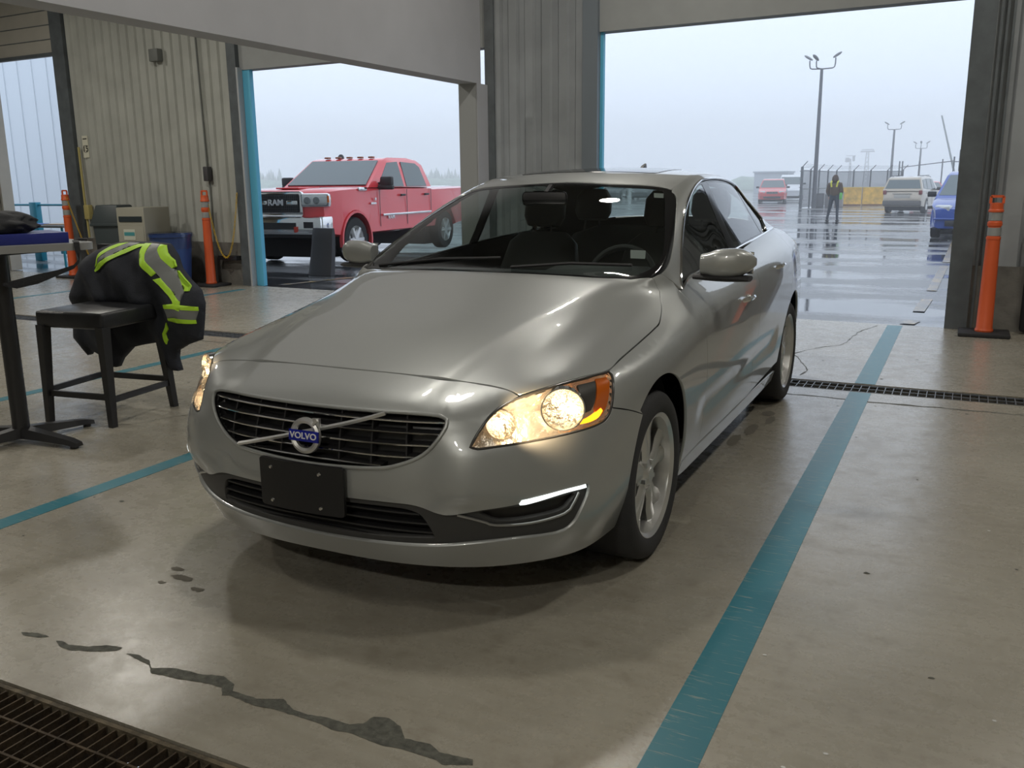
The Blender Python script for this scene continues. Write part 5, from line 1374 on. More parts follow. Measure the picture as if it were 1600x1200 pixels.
for s in (1, -1):
    b = mb(); box(b, (s*.33, -1.036, 1.13), (.24, .02, .075), bevel=.012); box(b, (s*.33, -1.05, 1.13), (.18, .01, .02)); obj('grille_crossbar', b, CHR, gf_)
    M = Matrix.Translation((s*.76, -.91, 1.17)) @ Matrix.Rotation(s*math.radians(14), 4, 'Z')
    b = mb(); box(b, (0, 0, 0), (.54, .16, .25), bevel=.045, M=M); hl_ = obj('headlight', b, CHR, tr)
    b = mb(); box(b, (0, -.03, 0), (.48, .12, .18), bevel=.03, M=M); obj('headlight_glass', b, LAMPG, hl_)
    b = mb()
    for dx in (-.13, .04): lathe(b, [(0, 0), (.055, .0), (.062, .015), (.05, .018), (0, .012)], 20, M=M @ Matrix.Translation((dx, -.088, 0)) @ Matrix.Rotation(PI/2, 4, 'X'))
    obj('projector', b, mat('projector_glass', (.25, .27, .28), rough=.05, metal=.6), hl_)
    b = mb(); box(b, (s*.25, 0, .02), (.03, .17, .12), bevel=.008, M=M); obj('marker_light', b, AMBER, hl_)
    b = mb(); box(b, (s*(1.02+.006), .66, 1.08), (.012, .20, .035)); box(b, (s*1.027, .74, 1.16), (.01, .05, .05)); obj('fender_badge', b, CHR, tr, flat=True)
    b = mb(); box(b, (s*1.0, .30, 1.355), (.05, .30, .07), bevel=.02); obj('hood_badge', b, CHR, tr)
    b = mb(); box(b, (s*1.035, 2.05, .845), (.03, 2.1, .045), bevel=.012); obj('side_moulding', b, CHR, tr)
    M2 = Matrix.Translation((s*1.025, 1.35, .79)) @ Matrix.Rotation(s*PI/2, 4, 'Z') @ Matrix.Rotation(PI/2, 4, 'X')
    text_obj('door_letters', 'RAM', .10, .004, M2, CHR, tr, sx=1.3)
    b = mb(); box(b, (s*1.16, .98, 1.50), (.26, .12, .18), bevel=.035); box(b, (s*1.12, .98, 1.38), (.36, .10, .09), bevel=.025); obj('tow_mirror', b, BLKT, tr)
    b = mb(); prism(b, [(y, z) for y, z in arcp(0, .42, .545, -12, 192, 16)]+[(y, z) for y, z in arcp(0, .42, .50, 192, -12, 16)], 0, s*.98, s*1.05); obj('arch_lip', b, REDP, tr)
b = mb(); box(b, (0, -1.06, .72), (2.0, .20, .32), bevel=.05)
for s in (1, -1): box(b, (s*.90, -.95, .73), (.26, .35, .33), bevel=.05)
bp_ = obj('front_bumper', b, CHR, tr)
b = mb(); box(b, (0, -1.162, .72), (.95, .01, .12)); 
for s in (1, -1): box(b, (s*.74, -1.162, .74), (.20, .01, .11))
obj('bumper_vent', b, BLKT, bp_, flat=True)
b = mb(); box(b, (0, -.92, .56), (1.7, .25, .12), bevel=.03); obj('air_dam', b, BLKT, tr)
for s in (1, -1): b = mb(); box(b, (s*.48, -1.18, .66), (.04, .08, .10), bevel=.01); obj('tow_hook', b, mat('tow_red', (.5, .05, .03), rough=.4), bp_)
for x in (-.52, -.26, 0, .26, .52): b = mb(); box(b, (x, 1.52-.02*abs(x), 1.975), (.11, .10, .035), bevel=.015); obj('roof_marker', b, mat('marker_amber', (.25, .08, .03), rough=.3), tr)
b = mb(); lathe(b, [(0, .09), (.03, .085), (.06, .05), (.07, 0)], 16, M=Matrix.Translation((-.35, 1.75, 1.965))); obj('roof_beacon', b, BLKT, tr)
b = mb(); box(b, (0, -.35, 1.385), (.5, .7, .03), bevel=.012); obj('hood_bulge', b, REDP, tr)
# ---------------------------------------------------------------- minivans
def minivan(paint, label, loc, rz):
    r_, quad, hw = vehicle('minivan', label, 'car', loc, rz, dict(W=1.98, wb=3.07, r=.335, zb=.24, belt=1.06, paint=paint, tumble=.24, nose=.16, ar=.40,
        top=[(-.86, .40), (-.90, .55), (-.86, .78), (-.62, .90), (-.1, 1.02), (.1, 1.06), (3.9, 1.08), (4.08, .95), (4.12, .45)],
        cab=[(.0, 1.03), (.98, 1.66), (1.25, 1.735), (2.4, 1.755), (3.6, 1.72), (3.85, 1.64), (4.05, 1.03)],
        screens=[('windshield', .14, 1.11, .95, 1.635), ('rear_window', 4.03, 1.14, 3.90, 1.58)],
        windows=[[(.55, 1.10), (1.12, 1.60), (1.55, 1.62), (1.55, 1.10)], [(1.65, 1.10), (1.65, 1.62), (2.7, 1.62), (2.7, 1.12)], [(2.8, 1.12), (2.8, 1.62), (3.65, 1.58), (3.75, 1.14)]],
        seams=[.55, 1.6, 2.75], handles=[1.4, 1.8], mir=(.62, 1.14)))
    b = mb(); box(b, (0, -.885, .76), (.78, .04, .14), bevel=.02); g_ = obj('grille', b, BLKT, r_)
    b = mb(); box(b, (0, -.91, .76), (.76, .02, .022)); box(b, (0, -.91, .76), (.024, .02, .14)); box(b, (0, -.91, .83), (.80, .02, .016)); box(b, (0, -.91, .69), (.80, .02, .016)); obj('grille_cross', b, CHR, g_, flat=True)
    for s in (1, -1):
        b = mb(); box(b, (0, 0, 0), (.40, .20, .17), bevel=.045, M=Matrix.Translation((s*.66, -.72, .80)) @ Matrix.Rotation(s*.42, 4, 'Z')); obj('headlight', b, LAMPG, r_)
        b = mb(); box(b, (s*.9, 3.98, 1.15), (.12, .14, .34), bevel=.03); obj('tail_lamp', b, REDL, r_)
    b = mb(); box(b, (0, -.915, .42), (1.2, .03, .14), bevel=.01); obj('lower_intake', b, BLKT, r_)
    b = mb(); box(b, (0, -.90, .53), (1.75, .08, .05), bevel=.02); obj('bumper_ridge', b, paint, r_)
    return r_
minivan(mat('red_van_paint', (.58, .05, .045), rough=.3, coat=1), 'red minivan facing the hall, parked far off at the left of the yard', (-11.2, 66.3, gz(66)), math.radians(9))
minivan(mat('blue_van_paint', (.03, .08, .34), rough=.28, coat=1), 'blue minivan facing the hall, half hidden by the right wall', (1.97, 24.0, gz(24)), math.radians(-3))
# ---------------------------------------------------------------- beige SUV seen from behind
BGE = mat('beige_paint', (.42, .36, .28), rough=.32, metal=.3, coat=1)
sv, quad, hw = vehicle('suv', 'beige suv seen from behind driving away past the yellow barrier', 'car', (-.45, 47.7, gz(46)), math.radians(180-9),
    dict(W=1.84, wb=2.67, r=.36, zb=.28, belt=1.06, paint=BGE, tumble=.20, nose=.14, ar=.42,
    top=[(-.86, .45), (-.9, .75), (-.7, .95), (-.1, 1.04), (.1, 1.06), (3.5, 1.10), (3.62, .98), (3.68, .60), (3.64, .42)],
    cab=[(.1, 1.03), (.95, 1.60), (1.3, 1.70), (2.4, 1.73), (3.2, 1.70), (3.42, 1.64), (3.64, 1.05)],
    screens=[('windshield', .22, 1.1, .92, 1.57), ('rear_window', 3.60, 1.16, 3.45, 1.56)],
    windows=[[(.6, 1.1), (1.12, 1.57), (1.5, 1.60), (1.5, 1.1)], [(1.6, 1.1), (1.6, 1.60), (2.45, 1.60), (2.5, 1.12)], [(2.6, 1.12), (2.56, 1.60), (3.2, 1.56), (3.3, 1.16)]],
    seams=[.6, 1.55, 2.5], handles=[1.4, 2.35], mir=(.66, 1.12)))
b = mb(); box(b, (0, 3.655, .80), (.72, .03, .17), bevel=.01); box(b, (0, 3.66, .93), (.86, .04, .03)); obj('number_plate_recess', b, mat('plate_pale', (.42, .40, .36), rough=.5), sv)
b = mb(); box(b, (0, 3.64, .48), (1.72, .20, .26), bevel=.05); obj('rear_bumper', b, mat('bumper_dark', (.10, .095, .09), rough=.6), sv)
for s in (1, -1): b = mb(); box(b, (s*.80, 3.60, .98), (.16, .14, .20), bevel=.03); obj('tail_lamp', b, REDL, sv)
b = mb(); 
for s in (1, -1): bar(b, (s*.62, 1.2, 1.76), (s*.62, 3.2, 1.75), .03)
obj('roof_rail', b, BLKT, sv)
# simple small cars far off
def far_car(name, label, paint, loc, rz, group=None, k=1.0):
    r_, quad, hw = vehicle(name, label, 'car', loc, rz, dict(W=1.8, wb=2.7, r=.32, zb=.25, belt=.98, paint=paint, tumble=.26, ar=.38,
        top=[(-.85, .42), (-.88, .62), (-.7, .80), (.1, .95), (.3, .97), (3.3, 1.0), (3.6, .95), (3.66, .5)],
        cab=[(.25, .95), (1.15, 1.42), (1.7, 1.48), (2.4, 1.44), (3.2, .98)], screens=[('windshield', .38, 1.02, 1.10, 1.38), ('rear_window', 3.08, 1.06, 2.5, 1.38)],
        windows=[[(.8, 1.02), (1.3, 1.38), (1.75, 1.40), (1.75, 1.02)], [(1.85, 1.02), (1.85, 1.40), (2.35, 1.36), (2.75, 1.04)]], mir=(.8, 1.05)))
    for s in (1, -1):
        b = mb(); box(b, (s*.66, -.80, .70), (.34, .14, .12), bevel=.03); obj('headlight', b, LAMPG, r_)
    b = mb(); box(b, (0, -.87, .62), (.7, .04, .1)); obj('grille', b, BLKT, r_)
    return r_
far_car('parked_car', 'red car waiting beyond the beige suv, mostly hidden by it', REDP, (-.55, 66, gz(66)), math.radians(10))
WP = mat('white_paint', (.62, .64, .66), rough=.3, coat=1); SP_ = mat('silver_car_paint', (.32, .34, .37), rough=.3, metal=.5, coat=1); DP = mat('dark_car_paint', (.05, .055, .07), rough=.3, coat=1)
proto = {}; row_n = {}
ORD = ['first', 'second', 'third', 'fourth', 'fifth', 'sixth', 'seventh', 'eighth', 'ninth', 'tenth', 'eleventh', 'twelfth', 'thirteenth', 'fourteenth', 'fifteenth']
cols = [WP, SP_, DP, SP_, WP, DP]
spots = []
for i in range(12): spots.append((-31+i*2.75, 50-.0*i, math.radians(8), 'row'))
for i in range(14): spots.append((-62+i*2.9, 84, math.radians(8), 'row2'))
for i, (x, y, rz, rw) in enumerate(spots):
    if rw == 'row' and x > -18: continue
    m_ = cols[(i*5+i//3) % len(cols)]; cn = {id(WP): 'white', id(SP_): 'silver', id(DP): 'dark'}[id(m_)]
    lab = cn+' car in the rows parked beyond the red pickup and the sedan'
    row_n[rw] = row_n.get(rw, 0)+1
    lab = cn+' car, '+ORD[row_n[rw]-1]+' from the left in the '+('nearer' if rw == 'row' else 'farther')+' row parked beyond the red pickup'
    if cn not in proto: proto[cn] = far_car('parked_car', lab, m_, (x, y, gz(y)), rz, 'cars parked in the far rows')
    else:
        c = copy_tree(proto[cn]); c.location = (x, y, gz(y)); c.rotation_euler = (0, 0, rz); c['label'] = lab
# white van beside the red minivan
r_, quad, hw = vehicle('cargo_van', 'white van partly hidden behind the red minivan', 'van', (-11.9, 78, gz(75)), math.radians(8), dict(W=2.0, wb=3.4, r=.36, zb=.3, belt=1.25, paint=WP, tumble=.15, ar=.42,
    top=[(-.8, .5), (-.85, .8), (-.5, 1.1), (.1, 1.22), (.2, 1.25), (4.2, 1.25), (4.25, .5)], cab=[(.05, 1.2), (.8, 1.95), (1.2, 2.1), (4.1, 2.1), (4.22, 1.2)],
    screens=[('windshield', .15, 1.3, .76, 1.9)], windows=[[(.6, 1.3), (.95, 1.85), (1.5, 1.9), (1.5, 1.3)]], mir=(.55, 1.35)))
# ---------------------------------------------------------------- lamp posts
POLE = mat('pole_grey', (.10, .105, .12), rough=.5, metal=.3); HEADM = mat('lamp_head_grey', (.20, .21, .22), rough=.5)
def lamp_post(x, y, h, arms, label, r=.11, k=1.):
    z = gz(y); root = thing('lamp_post', label, 'lamp post', (x, y, z))
    b = mb(); tube(b, [(0, 0, 0), (0, 0, h*.5), (0, 0, h)], [r*1.15, r, r*.75], 14); obj('pole', b, POLE, root)
    for (dx, dy, dz) in arms:
        b = mb(); tube(b, [(0, 0, h-.02), (dx*.8*k, dy*.8*k, h), (dx*.95*k, dy*.95*k, h+.06*k), (dx*k, dy*k, h+.25*k), (dx*k, dy*k, h+(dz-.15)*k)], .035*k, 8); obj('arm', b, POLE, root)
        b = mb(); M = Matrix.Translation((dx*1.12*k, dy*1.12*k, h+dz*k)) @ Matrix.Rotation(math.atan2(dy, dx), 4, 'Z') @ Matrix.Rotation(-.55, 4, 'Y')
        ring_loft(b, [[M @ Vector((u*k, w_*math.cos(a)*k, hh*math.sin(a)*k)) for a in [2*PI*q/10 for q in range(10)]] for u, w_, hh in ((-.26, .05, .04), (-.1, .11, .07), (.12, .12, .07), (.26, .07, .03))]); obj('lamp_head', b, HEADM, root)
lamp_post(-6.34, 53.24, 7.80, [(-.68, 0, .62), (.72, 0, .70), (-.25, -.45, .55)], 'tall grey lamp post with three lamp heads rising behind the fence')
lamp_post(-5.4, 96.6, 6.5, [(-.65, 0, .6), (.62, 0, .6)], 'mid-height lamp post with two lamp heads behind the beige suv', .12)
lamp_post(-4.04, 121.7, 5.4, [(-.62, 0, .7), (.0, -.5, .7), (.68, 0, .7)], 'smallest and farthest lamp post with three lamp heads', .13)
# lattice masts
def mast(x, y, h, w_, label, headf):
    z = gz(y); root = thing('radio_mast', label, 'mast', (x, y, z)); b = mb()
    for s in (1, -1):
        for q in (1, -1): bar(b, (s*w_, q*w_, 0), (s*w_*.45, q*w_*.45, h), .18)
    n = 8
    for k in range(n):
        z0, z1 = h*k/n, h*(k+1)/n; a, c = w_*(1-.55*k/n), w_*(1-.55*(k+1)/n)
        for q in (1, -1): bar(b, (-a, q*a, z0), (c, q*c, z1), .10); bar(b, (a, q*a, z0), (-c, q*c, z1), .10)
    obj('lattice', b, HEADM, root); b = mb(); headf(b, h); obj('antenna', b, HEADM, root)
mast(-36.4, 395, 13.2, 1.0, 'pale lattice tower with a wide flat top in the far haze', lambda b, h: (box(b, (0, 0, h), (5.2, 1.5, .5)), box(b, (0, 0, h+.7), (4.6, 1.2, .3))))
mast(-31.5, 295, 8.3, .35, 'small far radio mast with dish antennas left of the lattice tower', lambda b, h: (box(b, (-.9, 0, h-.4), (1.2, .3, 1.3)), box(b, (.9, 0, h), (.7, .3, 1.6)), box(b, (0, 0, h+.8), (2.8, .2, .2))))
# ---------------------------------------------------------------- chain link fence with barbed outriggers
FN = thing('security_fence', 'grey chain-link fence topped with angled barbed wire behind the yellow barrier', 'fence', (0, 0, 0))
FMT = mat('fence_grey', (.11, .12, .13), rough=.5, metal=.3)
fl = [(-6.87, 51.8), (-6.75, 54.2), (-6.6, 56.6), (-6.45, 59.4), (-6.2, 61.6), (-5.2, 62.3), (-4.2, 62.9), (-3.2, 63.5), (-2.3, 64.1)]
def fmesh_mat():
    m, t, b_ = nodes('chain_link'); N = t.nodes.new; L = t.links.new; t.nodes.remove(b_)
    tr_ = N('ShaderNodeBsdfTransparent'); d = N('ShaderNodeBsdfDiffuse'); d.inputs[0].default_value = (.06, .07, .08, 1); mx = N('ShaderNodeMixShader'); mx.inputs[0].default_value = .6
    L(tr_.outputs[0], mx.inputs[1]); L(d.outputs[0], mx.inputs[2]); L(mx.outputs[0], t.nodes['Material Output'].inputs[0]); return m
FW = fmesh_mat()
def fpost(x, y, h, r=.04, out=True):
    b = mb(); z = gz(y); tube(b, [(x, y, z), (x, y, z+h)], r, 8)
    if out: bar(b, (x, y, z+h-.02), (x+.30, y-.15, z+h+.30), .035)
    obj('fence_post', b, FMT, FN)
for i, (x, y) in enumerate(fl): fpost(x, y, 2.25 if i else 2.35, .05 if i else .08)
for i, (x, y) in enumerate(fl[:-1]):
    x2, y2 = fl[i+1]; b = mb(); box(b, (0, 0, 0), (1, 1, 1)); bmesh.ops.delete(b, geom=b.verts[:], context='VERTS')
    vs_ = [b.verts.new(p) for p in ((x, y, gz(y)+.05), (x2, y2, gz(y2)+.05), (x2, y2, gz(y2)+2.15), (x, y, gz(y)+2.15))]; b.faces.new(vs_); obj('chain_link_panel', b, FW, FN, flat=True)
b = mb()
for i, (x, y) in enumerate(fl[:-1]):
    x2, y2 = fl[i+1]
    for h in (1.1, 2.15): bar(b, (x, y, gz(y)+h), (x2, y2, gz(y2)+h), .04)
    for q in (.12, .2, .28): bar(b, (x+q, y-q*.5, gz(y)+2.2+q), (x2+q, y2-q*.5, gz(y2)+2.2+q), .012)
obj('fence_rail', b, FMT, FN)
# near return of the fence, nearer the hall on the left, with wire mesh panels and slats
b = mb()
for k in range(5): tube(b, [(-6.95+.0*k, 51.5, gz(51)+.3+.45*k), (-6.75, 51.5, gz(51)+.3+.45*k)], .02, 6)
obj('fence_clamp', b, FMT, FN)
# far gate beam to the right
GT = thing('gate_frame', 'long thin grey gate frame running right behind the beige suv', 'gate', (0, 0, 0))
for (x, y, h) in ((-2.9, 69.4, 2.9), (-2.7, 69.4, 2.9), (-1.6, 69.6, 2.9), (-.1, 69.8, 3.0), (1.15, 58.5, 3.3), (.82, 58.5, 2.9), (1.45, 60, 3.2)):
    b = mb(); tube(b, [(x, y, gz(y)), (x, y, gz(y)+h)], .045 if x < 1 else .075, 8); obj('gate_post', b, FMT, GT)
b = mb(); bar(b, (-2.9, 69.4, gz(69)+2.45), (.82, 58.6, gz(58)+2.65), .05); bar(b, (.8, 58.5, gz(58)+2.6), (3.5, 58.5, gz(58)+2.6), .05); obj('gate_beam', b, FMT, GT)
bmr = thing('boom_barrier', 'raised pale barrier arm leaning above the blue minivan', 'barrier', (1.12, 59.4, gz(59)))
b = mb(); ring_loft(b, [[Vector((x+dx*w_, 0+dy*w_, z)) for dx, dy in ((-1, -1), (1, -1), (1, 1), (-1, 1))] for x, z, w_ in ((0, 1.1, .07), (-1.22, 5.35, .045))]); obj('barrier_arm', b, mat('arm_pale', (.40, .42, .42), rough=.5), bmr)
b = mb(); box(b, (0, 0, .6), (.35, .35, 1.2), bevel=.03); obj('barrier_box', b, HEADM, bmr)
# yellow barrier blocks
YB = mat('yellow_barrier', (.62, .36, .035), rough=.6, noise_amt=.35, nscale=3)
for i, (xa, ya, xb, yb, lab) in enumerate(((-5.75, 59.3, -4.35, 59.5, 'yellow barrier block, the left one beside the walking person'), (-4.30, 59.5, -2.55, 59.8, 'yellow barrier block, the right one beside the beige suv'))):
    t_ = thing('barrier_block', lab, 'barrier', ((xa+xb)/2, (ya+yb)/2, gz(59)-.02), math.atan2(yb-ya, xb-xa)); L_ = math.hypot(xb-xa, yb-ya)
    b = mb(); prism(b, [(-.32, 0), (.32, 0), (.32, .10), (.20, .35), (.14, 1.14), (-.14, 1.14), (-.20, .35), (-.32, .10)], 0, -L_/2, L_/2); obj('block', b, YB, t_)
    b = mb(); box(b, (0, 0, 1.15), (L_, .30, .04)); obj('cap', b, mat('yellow_cap', (.72, .52, .12), rough=.6), t_)
    b = mb(); box(b, (0, -.30, .05), (L_*.98, .10, .12)); obj('rust_foot', b, mat('rust_brown', (.22, .10, .05), rough=.8), t_)
# concrete planters / sandbags at the fence foot
for i, (x, y, w_, h, m_, lab, nm) in enumerate(((-6.30, 55.3, .45, .80, mat('grey_bin', (.13, .13, .14), rough=.7), 'grey block at the fence foot left of the person, leftmost', 'concrete_block'), (-5.78, 55.4, .42, .75, mat('grey_bin2', (.18, .17, .17), rough=.7), 'grey block between the others at the fence foot', 'concrete_block'), (-5.25, 55.6, .5, .86, mat('grey_bin3', (.30, .27, .26), rough=.7), 'pale brown block at the fence foot next to the person', 'concrete_block'))):
    b = mb(); box(b, (0, 0, h/2), (w_, .5, h), bevel=.04); box(b, (0, 0, h), (w_*1.06, .55, .06), bevel=.02); o = obj(nm, b, m_); o.location = (x, y, gz(y)); tag(o, lab, 'block')
b = mb(); box(b, (0, 0, 1.0), (.85, .1, 1.6), bevel=.02); 
for s in (1, -1): tube(b, [(s*.3, 0, 0), (s*.3, 0, .6)], .03, 6)
o = obj('notice_board', b, mat('board_brown', (.30, .28, .26), rough=.7)); o.location = (-.95, 62.5, gz(62)); tag(o, 'grey brown board standing right of the beige suv roof', 'board')
# ---------------------------------------------------------------- person
PR = thing('person', 'person in brown hooded jacket with yellow shoulder straps walking away in the yard', 'person', (-2.80, 34.0, gz(34)), math.radians(-4))
def skin(name, verts, edges, radii, m, parent, sub=2, root=0):
    me = bpy.data.meshes.new(name); me.from_pydata(verts, edges, []); o = bpy.data.objects.new(name, me); COL.objects.link(o)
    md = o.modifiers.new('s', 'SKIN'); 
    for i, r in enumerate(radii): me.skin_vertices[0].data[i].radius = r if isinstance(r, tuple) else (r, r)
    me.skin_vertices[0].data[root].use_root = True
    sm = o.modifiers.new('u', 'SUBSURF'); sm.levels = sub; bpy.context.view_layer.update()
    ev = bpy.data.meshes.new_from_object(o.evaluated_get(bpy.context.evaluated_depsgraph_get())); bpy.data.objects.remove(o)
    o2 = bpy.data.objects.new(name, ev); COL.objects.link(o2); ev.materials.clear(); ev.materials.append(m)
    for p in ev.polygons: p.use_smooth = True
    o2.parent = parent; return o2
JKB = mat('jacket_brown', (.10, .065, .04), rough=.85); TRS = mat('trousers_dark', (.035, .045, .06), rough=.8); SKN = mat('skin', (.42, .26, .19), rough=.5)
# y = away from the camera (the way the person faces)
V_ = [(0, 0, .95), (0, .0, 1.12), (0, .01, 1.32), (0, 0, 1.46), (0, .02, 1.55), (0, .02, 1.66),
      (.10, 0, .88), (.13, .03, .50), (.15, -.02, .10), (.15, .12, .05), (-.10, 0, .88), (-.15, -.01, .50), (-.22, .0, .10), (-.22, .13, .05),
      (.19, 0, 1.40), (.25, 0, 1.15), (.22, .12, .94), (-.19, 0, 1.40), (-.26, 0, 1.15), (-.22, .12, .94)]
E_ = [(0, 1), (1, 2), (2, 3), (3, 4), (4, 5), (0, 6), (6, 7), (7, 8), (8, 9), (0, 10), (10, 11), (11, 12), (12, 13), (3, 14), (14, 15), (15, 16), (3, 17), (17, 18), (18, 19)]
Rd = [(.16, .11), (.17, .12), (.19, .13), (.12, .09), .06, .09, .095, .065, .05, .045, .095, .065, .05, .045, .075, .06, .042, .075, .06, .042]
skin('body', V_, E_, Rd, TRS, PR)
# jacket shell with hood and sleeves
skin('jacket', [(0, 0, .92), (0, 0, 1.12), (0, 0, 1.32), (0, 0, 1.47), (.19, 0, 1.41), (.26, 0, 1.15), (.225, .10, .98), (-.19, 0, 1.41), (-.27, 0, 1.15), (-.225, .10, .98)],
     [(0, 1), (1, 2), (2, 3), (3, 4), (4, 5), (5, 6), (3, 7), (7, 8), (8, 9)], [(.20, .15), (.205, .15), (.215, .16), (.13, .11), .09, .075, .055, .09, .075, .055], JKB, PR)
b = mb(); bmesh.ops.create_uvsphere(b, u_segments=16, v_segments=12, radius=1)
for v in b.verts: v.co = Vector((v.co.x*.125, v.co.y*.135+.0, v.co.z*.16+1.60-.03*max(0, -v.co.y)))
obj('hood', b, mat('hood_brown', (.075, .05, .035), rough=.9), PR, ang=180)
HV = mat('strap_yellow', (.62, .60, .06), rough=.6)
for s in (1, -1):
    b = mb(); bar(b, (s*.12, -.155, 1.46), (s*.09, -.165, 1.30), .055, .02, (0, 1, 0)); bar(b, (s*.12, -.15, 1.46), (s*.12, .02, 1.545), .06, .02); obj('hi_vis_strap', b, HV, PR)
b = mb(); box(b, (.24, -.02, .96), (.10, .10, .26), bevel=.03); obj('green_cloth', b, mat('hi_vis_green', (.15, .55, .12), rough=.7), PR)
for s, x in ((1, .15), (-1, -.22)): b = mb(); box(b, (x, .05, .04), (.10, .27, .08), bevel=.03); obj('shoe', b, BLKT, PR)
# five-fingered hands, small but separate
for s in (1, -1):
    hx, hy, hz = s*.225, .125, .90
    vs_ = [(hx, hy-.01, hz+.06), (hx, hy, hz+.02), (hx, hy, hz-.02)]; es_ = [(0, 1), (1, 2)]; rs_ = [.022, .028, .026]
    for k in range(4):
        fx = hy-.03+.02*k; i0 = len(vs_); vs_ += [(hx, fx, hz-.05), (hx-s*.012, fx+.004, hz-.08-.006*(k in (1, 2)))]; es_ += [(2, i0), (i0, i0+1)]; rs_ += [.009, .008]
    i0 = len(vs_); vs_ += [(hx-s*.01, hy+.045, hz), (hx-s*.015, hy+.055, hz-.03)]; es_ += [(1, i0), (i0, i0+1)]; rs_ += [.010, .008]
    skin('hand', vs_, es_, rs_, SKN, PR, 1)
# ---------------------------------------------------------------- left: white siding building, teal railing, second table
SID = mat('white_siding', (.70, .75, .80), rough=.45)
b = mb(); P_ = []; x = -40.0
while x < -18.6: P_ += [(x, 13.0), (x+.50, 13.0), (x+.51, 12.975), (x+.53, 12.975), (x+.54, 13.0)]; x += .55
lo = [b.verts.new((p[0], p[1], .0)) for p in P_]; hi = [b.verts.new((p[0], p[1], 9)) for p in P_]
for i in range(len(P_)-1): b.faces.new((lo[i], lo[i+1], hi[i+1], hi[i]))
box(b, (-30.2, 15.2, 4.5), (23, 4.3, 9))
o = obj('annex_building', b, SID, flat=True); tag(o, 'white ribbed metal building seen through the left doorway', 'building')
rl = thing('railing', 'teal handrail with one wide post outside the left doorway', 'railing', (-14.6, 8.9, -.03)); TL = mat('teal_metal', (.02, .25, .36), rough=.45)
b = mb(); box(b, (.0, 0, .57), (.20, .12, 1.14), bevel=.01); obj('post', b, TL, rl)
b = mb(); tube(b, [(-3.4, 0, 1.09), (3.2, 0, 1.09)], .02, 8); obj('rail', b, TL, rl)
b = mb(); box(b, (1.3, .1, .35), (1.6, .06, .42), bevel=.01); obj('kick_panel', b, TL, rl)
t_ = thing('folding_table', 'low table strewn with papers just outside the left doorway', 'table', (-13.25, 7.75, 0), math.radians(4))
b = mb(); box(b, (0, 0, .73), (2.4, .7, .035), bevel=.006); obj('table_top', b, mat('table_dark', (.10, .11, .12), rough=.5), t_)
for (x, y) in ((-1.1, -.28), (1.1, -.28), (1.1, .28), (-1.1, .28)): b = mb(); tube(b, [(x, y, 0), (x, y, .72)], .02, 8); obj('leg', b, TL, t_)
for i, (x, y, c, lab, nm) in enumerate(((-.75, .0, (.55, .56, .55), 'white sheet of paper at the left end of the low outdoor table', 'paper_sheet'), (.1, -.05, (.10, .20, .5), 'blue folder lying in the middle of the low outdoor table', 'folder'), (.75, .05, (.5, .42, .36), 'buff folder at the right end of the low outdoor table', 'folder'))):
    b = mb(); box(b, (0, 0, .01), (.5, .34, .02), bevel=.003); o = obj(nm, b, mat('sheet_%s' % 'abc'[i], c, rough=.7)); v = Matrix.Rotation(math.radians(4), 4, 'Z') @ Vector((x, y, 0)); o.location = (v.x-13.25, v.y+7.75, .748); o.rotation_euler = (0, 0, .1*i); tag(o, lab, 'paper')
# black plastic road block outside the second doorway
b = mb(); rings = []
for k in range(9):
    t = k/8; z = .74*t; y = .10*math.sin(t*1.4)-.05; hw_ = .25-.03*t; hd = .075-.02*t if t < .95 else .03
    rings.append([Vector((hw_*cx_, y+hd*cy_, z)) for cx_, cy_ in ((-1, -.6), (-.7, -1), (.7, -1), (1, -.6), (1, .6), (.7, 1), (-.7, 1), (-1, .6))])
ring_loft(b, rings); o = obj('splash_guard', b, mat('dark_rubber', (.045, .045, .05), rough=.6), ang=50); o.location = (-7.35, 8.55, gz(8.5)); o.rotation_euler = (0, 0, math.radians(-8)); tag(o, 'curved dark plastic guard standing in front of the red pickup wheel', 'guard')
# ---------------------------------------------------------------- distant trees and shrubs
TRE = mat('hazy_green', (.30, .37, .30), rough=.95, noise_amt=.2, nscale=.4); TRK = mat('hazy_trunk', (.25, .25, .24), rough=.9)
def spruce(h, seed):
    rnd = random.Random(seed); root = thing('spruce_tree', 'hazy green conifer in the treeline behind the red pickup', 'tree', (0, 0, 0), 0, 'conifers of the far treeline')
    b = mb(); n = 7
    for k in range(n):
        z0 = h*(.10+.88*k/n); r = h*.26*(1-k/n)*(.85+.3*rnd.random()); z1 = z0+h*.26
        q = 9; ring = [b.verts.new((r*(.75+.5*rnd.random())*math.cos(2*PI*i/q), r*(.75+.5*rnd.random())*math.sin(2*PI*i/q), z0-.03*h*rnd.random())) for i in range(q)]; tip = b.verts.new((0, 0, min(z1, h)))
        for i in range(q): b.faces.new((ring[i], ring[(i+1) % q], tip))
    obj('foliage', b, TRE, root, flat=True); b = mb(); tube(b, [(0, 0, 0), (0, 0, h*.3)], h*.02, 6); obj('trunk', b, TRK, root); return root
pr = [spruce(1.0, s) for s in range(3)]; rnd = random.Random(5); first = [0, 0, 0]
def polar(bearing, D):
    a = math.radians(bearing); return (CAM_POS.x-math.sin(a)*D, CAM_POS.y+math.cos(a)*D)
pxs = [42.26+i*-0.1213 for i in range(16)]+[32.38+i*-0.1046 for i in range(27)]
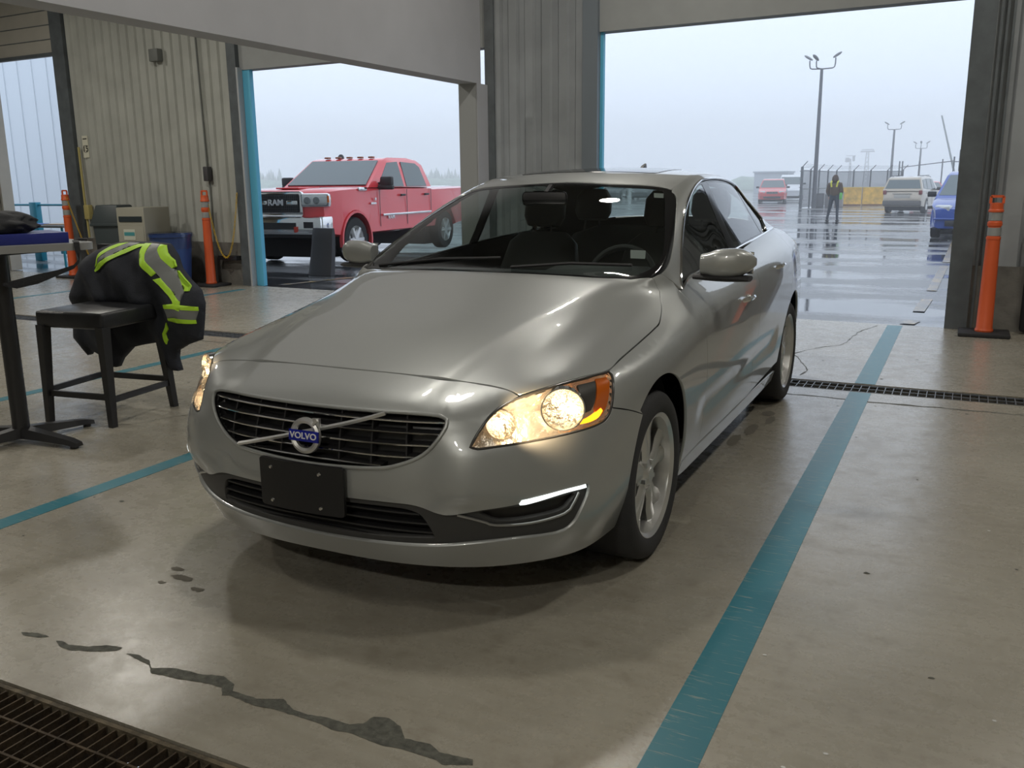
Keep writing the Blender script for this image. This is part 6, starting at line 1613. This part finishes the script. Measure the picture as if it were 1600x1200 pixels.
for i, p_ in enumerate(pxs):
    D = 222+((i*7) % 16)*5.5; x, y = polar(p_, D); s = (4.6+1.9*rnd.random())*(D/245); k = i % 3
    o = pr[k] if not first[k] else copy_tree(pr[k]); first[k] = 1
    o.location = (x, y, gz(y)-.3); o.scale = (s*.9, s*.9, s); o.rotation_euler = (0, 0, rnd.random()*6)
b = mb(); rnd = random.Random(9)
def bush_row(bm, pa, pb, D, h, n):
    for i in range(n):
        x, y = polar(pa+(pb-pa)*i/n, D+rnd.uniform(-8, 8)); r = h*rnd.uniform(.7, 1.3)
        q = bmesh.ops.create_icosphere(bm, subdivisions=2, radius=1)
        for v in q['verts']: v.co = Vector((x+v.co.x*r*1.7, y+v.co.y*r*1.7, gz(y)+v.co.z*r+noise.noise(v.co*2+Vector((i, 0, 0)))*.4*r))
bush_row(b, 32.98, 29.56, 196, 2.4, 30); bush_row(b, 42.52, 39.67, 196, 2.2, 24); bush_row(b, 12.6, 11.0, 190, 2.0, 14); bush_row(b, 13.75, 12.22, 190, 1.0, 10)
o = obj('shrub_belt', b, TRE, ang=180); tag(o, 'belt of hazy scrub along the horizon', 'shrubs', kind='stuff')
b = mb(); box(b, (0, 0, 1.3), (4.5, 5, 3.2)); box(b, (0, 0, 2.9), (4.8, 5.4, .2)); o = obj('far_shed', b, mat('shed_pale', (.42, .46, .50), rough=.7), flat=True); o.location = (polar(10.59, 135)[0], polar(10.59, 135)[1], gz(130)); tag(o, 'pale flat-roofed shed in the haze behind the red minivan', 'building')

# ---------------------------------------------------------------- drizzle haze in the air, indoors and out
def haze():
    m = bpy.data.materials.new('drizzle_haze'); m.use_nodes = True; t = m.node_tree; t.nodes.clear()
    o = t.nodes.new('ShaderNodeOutputMaterial'); v = t.nodes.new('ShaderNodeVolumeScatter')
    v.inputs['Color'].default_value = (.985, .992, 1, 1); v.inputs['Density'].default_value = .005; v.inputs['Anisotropy'].default_value = .45
    t.links.new(v.outputs[0], o.inputs['Volume']); return m
b = mb(); box(b, (-40, 157, 9), (330, 296.2, 21)); o = obj('drizzle_haze', b, haze(), flat=True); tag(o, 'thin drizzle haze hanging over the wet yard', 'haze', kind='stuff')
